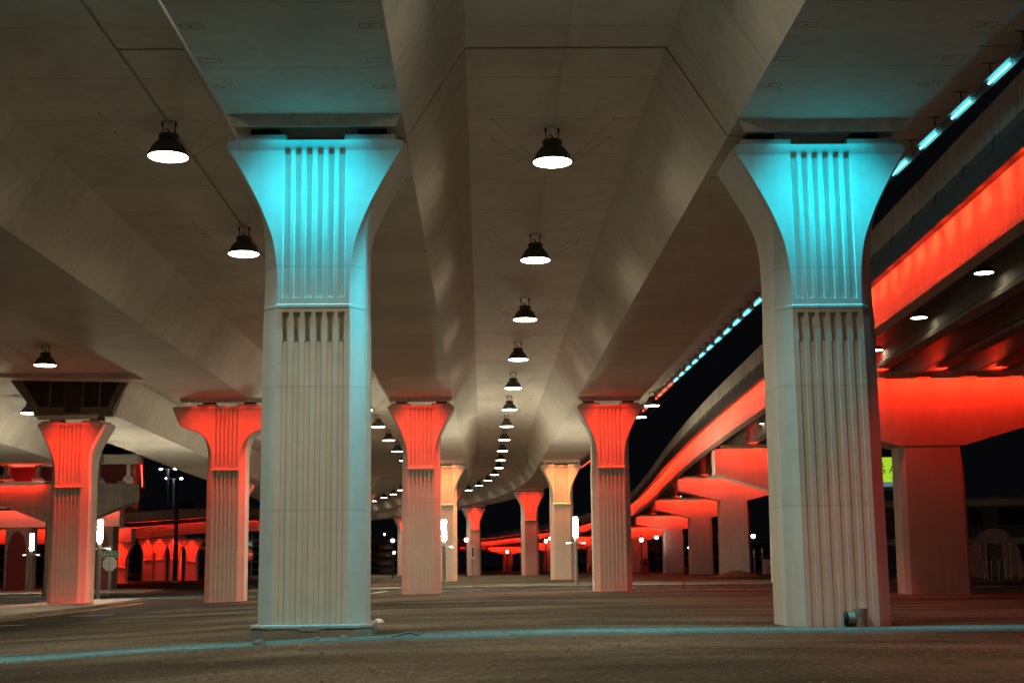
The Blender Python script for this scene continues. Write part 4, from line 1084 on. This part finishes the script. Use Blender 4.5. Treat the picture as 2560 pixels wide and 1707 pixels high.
b = MB(); b.box(-.25, .25, -.505, -.48, 1.12, 1.36); b.build('slot', M['rubber'], bn)
x, y = 11.1, 76.3
mp_ = MB(); mp_.tube([(0, 0, -.2), (0, 0, 1.25)], .045, 8); mp_ = mp_.build('marker_post', M['maroon'], None, (x, y, gz(x, y))); tag(mp_, 'single thin maroon post at the far edge of the dirt lot', 'post')
# mound of earth at a pier foot
md = MB(); rr = []
for k, z in ((1.0, 0), (.8, .18), (.55, .36), (.3, .5), (.08, .56)):
    rr.append([(2.3 * k * math.cos(2 * PI * i / 22) * rnd.uniform(.9, 1.1), 1.3 * k * math.sin(2 * PI * i / 22) * rnd.uniform(.9, 1.1), z * rnd.uniform(.85, 1.15) - .05) for i in range(22)])
md.rings(rr); X, Yw, Z = ray_at(1692, 1321, 124)
md = md.build('earth_mound', M['ground'], None, (X, Yw, gz(X, Yw)), smooth=50); tag(md, 'low mound of earth at the foot of a pale pier shaft', 'mound')
# small yellow machine far left
X, Yw, Z = ray_at(310, 1326, 240)
ym = thing('yellow_machine', 'small yellow digger parked in the dark under the far curving ramp', 'digger', (X, Yw, gz(X, Yw)))
b = MB(); b.box(-.2, 1.4, -.7, .7, .5, 1.3); b.build('body', M['yellow_machine'], ym)
b = MB(); b.box(.3, 1.1, -.5, .5, 1.3, 2.3); b.build('cab', M['glass_dark'], ym)
b = MB(); b.tube([(-.2, 0, 1.0), (-1.4, 0, 2.1), (-2.4, 0, 1.6), (-2.9, 0, .5)], [.2, .18, .14, .1], 6); b.build('boom', M['yellow_machine'], ym)
b = MB(); b.box(-3.2, -2.6, -.4, .4, .05, .6); b.build('bucket', M['yellow_machine'], ym)
for sy in (-1, 1):
    b = MB(); b.box(-.5, 1.6, sy * .75 - .2, sy * .75 + .2, .02, .5); b.build('track', M['rubber'], ym)
# red parked car behind the centre light post
X, Yw, Z = ray_at(1368, 1310, 255)
pc = thing('parked_car', 'small red car parked by the dark fence at centre right', 'car', (X, Yw, gz(X, Yw)), .1)
b = MB(); b.prism_y([(-.9, .3), (.9, .3), (.95, .75), (.85, .95), (.62, 1.45), (-.62, 1.45), (-.85, .95), (-.95, .75)], -2, 2); b.build('body', M['sign_red'], pc)
b = MB(); b.box(-.58, .58, -2.02, -2.0, 1.0, 1.36); b.build('rear_window', M['glass_dark'], pc)
for sx in (-1, 1):
    b = MB(); b.box(sx * .72 - .14, sx * .72 + .14, -2.03, -2.0, .72, .9); b.build('tail_light', M['car_red'], pc)
    for yy in (-1.3, 1.3):
        b = MB(); b.rings([[(sx * .85 + e, yy + .32 * math.cos(2 * PI * k / 14), .32 + .32 * math.sin(2 * PI * k / 14)) for k in range(14)] for e in (-.1, .1)]); b.build('wheel', M['rubber'], pc)

# dark buildings and a parking deck that close off the distance
def far_building(label, x, y, w_, d_, h, rz=0, floors=3, bays=8):
    t = thing('far_building', label, 'building', (x, y, gz(x, y) - .5), rz)
    b = MB(); b.box(-w_ / 2, w_ / 2, 0, d_, 0, h); b.build('walls', M['brick_dark'], t)
    b = MB(); b.box(-w_ / 2 - .2, w_ / 2 + .2, -.2, d_ + .2, h, h + .4); b.build('roof', M['dark_roof'], t)
    fh = h / floors
    for f in range(floors):
        b = MB()
        for k in range(bays):
            cx = -w_ / 2 + (k + .5) * w_ / bays
            b.box(cx - w_ / bays * .34, cx + w_ / bays * .34, -.03, .02, f * fh + fh * .35, f * fh + fh * .8)
        b.build('window_row', M['glass_dark'], t)
        b = MB(); b.box(-w_ / 2 - .1, w_ / 2 + .1, -.25, -.05, f * fh + fh * .86, f * fh + fh * 1.02); b.build('floor_edge', M['kerb'], t)
far_building('long dark parking deck beyond the plinth column gap', -36, 330, 60, 20, 7.5, 0, 4, 12)
far_building('dark low building far behind the hammerhead piers', 62, 330, 60, 20, 7, -.1, 2, 10)
far_building('dark brick building behind the round hut', 62, 150, 34, 14, 8.5, -.3, 2, 6)
far_building('dark low building far beyond the far curving ramp', -95, 300, 50, 20, 8, .2, 3, 9)

# ------------------------------------------------------------------ loose stones and litter
def rock(label, x, y, s, seed):
    r = random.Random(seed); b = MB()
    rr = []
    for z, k in ((-.2, .8), (.15, 1.0), (.45, .8), (.7, .45), (.78, .1)):
        rr.append([(s * k * math.cos(2 * PI * i / 9) * r.uniform(.75, 1.2), s * .7 * k * math.sin(2 * PI * i / 9) * r.uniform(.75, 1.2), s * z * r.uniform(.8, 1.2)) for i in range(9)])
    b.rings(rr); o = b.build('rock', M['stone'], None, (x, y, gz(x, y) - .01), r.uniform(0, 3)); tag(o, label, 'rock')
rock('brown rock leaning on the chipped plinth, right end', -2.62, 26.12, .12, 1)
rock('flat brown rock at the left end of the chipped plinth', -4.15, 25.75, .13, 2)
rock('small brown rock before the middle of the chipped plinth', -3.15, 26.35, .08, 3)
rock('small dark rock in the cyan light band between the columns', -1.35, 26.7, .10, 4)
rock('lone small rock on the dirt in front of the drain pipe column', 6.2, 20.2, .07, 5)
st = MB(); r = random.Random(3)
for i in range(4200):
    y = 9 + 32 * r.random() ** 1.3; x = r.uniform(-.42, .42) * y + .5; s = r.uniform(.008, .028) * (1 + (r.random() < .08))
    z = gz(x, y) + s * .3; b0 = len(st.v)
    for k in range(5):
        a = 2 * PI * k / 5 + r.random(); st.v.append((x + s * math.cos(a) * r.uniform(.7, 1.3), y + s * math.sin(a) * r.uniform(.7, 1.3), z - s * .4))
    st.v.append((x + s * r.uniform(-.3, .3), y, z + s * .55))
    for k in range(5): st.f.append((b0 + k, b0 + (k + 1) % 5, b0 + 5))
st = st.build('loose_gravel', M['stone']); tag(st, kind='stuff', label='loose gravel scattered over the dirt lot', cat='gravel')

lt = MB(); rr = []
for k, z in ((1, 0), (.8, .05), (.4, .09)):
    rr.append([(.20 * k * math.cos(2 * PI * i / 9) * rnd.uniform(.6, 1.2), .12 * k * math.sin(2 * PI * i / 9) * rnd.uniform(.6, 1.2), z + rnd.uniform(0, .03)) for i in range(9)])
lt.rings(rr); lt = lt.build('litter', M['sign_white'], None, (-2.55, 33.5, gz(-2.55, 33.5)), .4); tag(lt, 'crumpled white scrap lying on the dirt behind the chipped plinth', 'litter')
br = MB(); br.tube([(-.28, 0, .02), (-.1, .03, .05), (.05, 0, .09), (.22, -.02, .05), (.34, .02, .12)], [.015, .022, .025, .018, .008], 6); br.tube([(.05, 0, .09), (.10, .06, .16)], [.015, .006], 5)
br = br.build('branch', M['stone'], None, (-1.45, 26.2, gz(-1.45, 26.2)), .2); tag(br, 'short crooked branch lying near the cyan light band', 'branch')
for i, (a, c) in enumerate([((24, 170, 23.5), (120, 150, 25)), ((10, 260, 24), (75, 200, 20)), ((14, 262, 20), (70, 205, 17.5))]):
    pw = MB(); A = Vector(a); C = Vector(c)
    pw.tube([A.lerp(C, k / 12) - Vector((0, 0, 5.0 * (k / 12) * (1 - k / 12))) for k in range(13)], .03, 5)
    pw = pw.build('power_line', M['dark_metal']); tag(pw, 'thin sagging power line crossing the black sky at right, %s from the top' % ORD[i], 'power line')
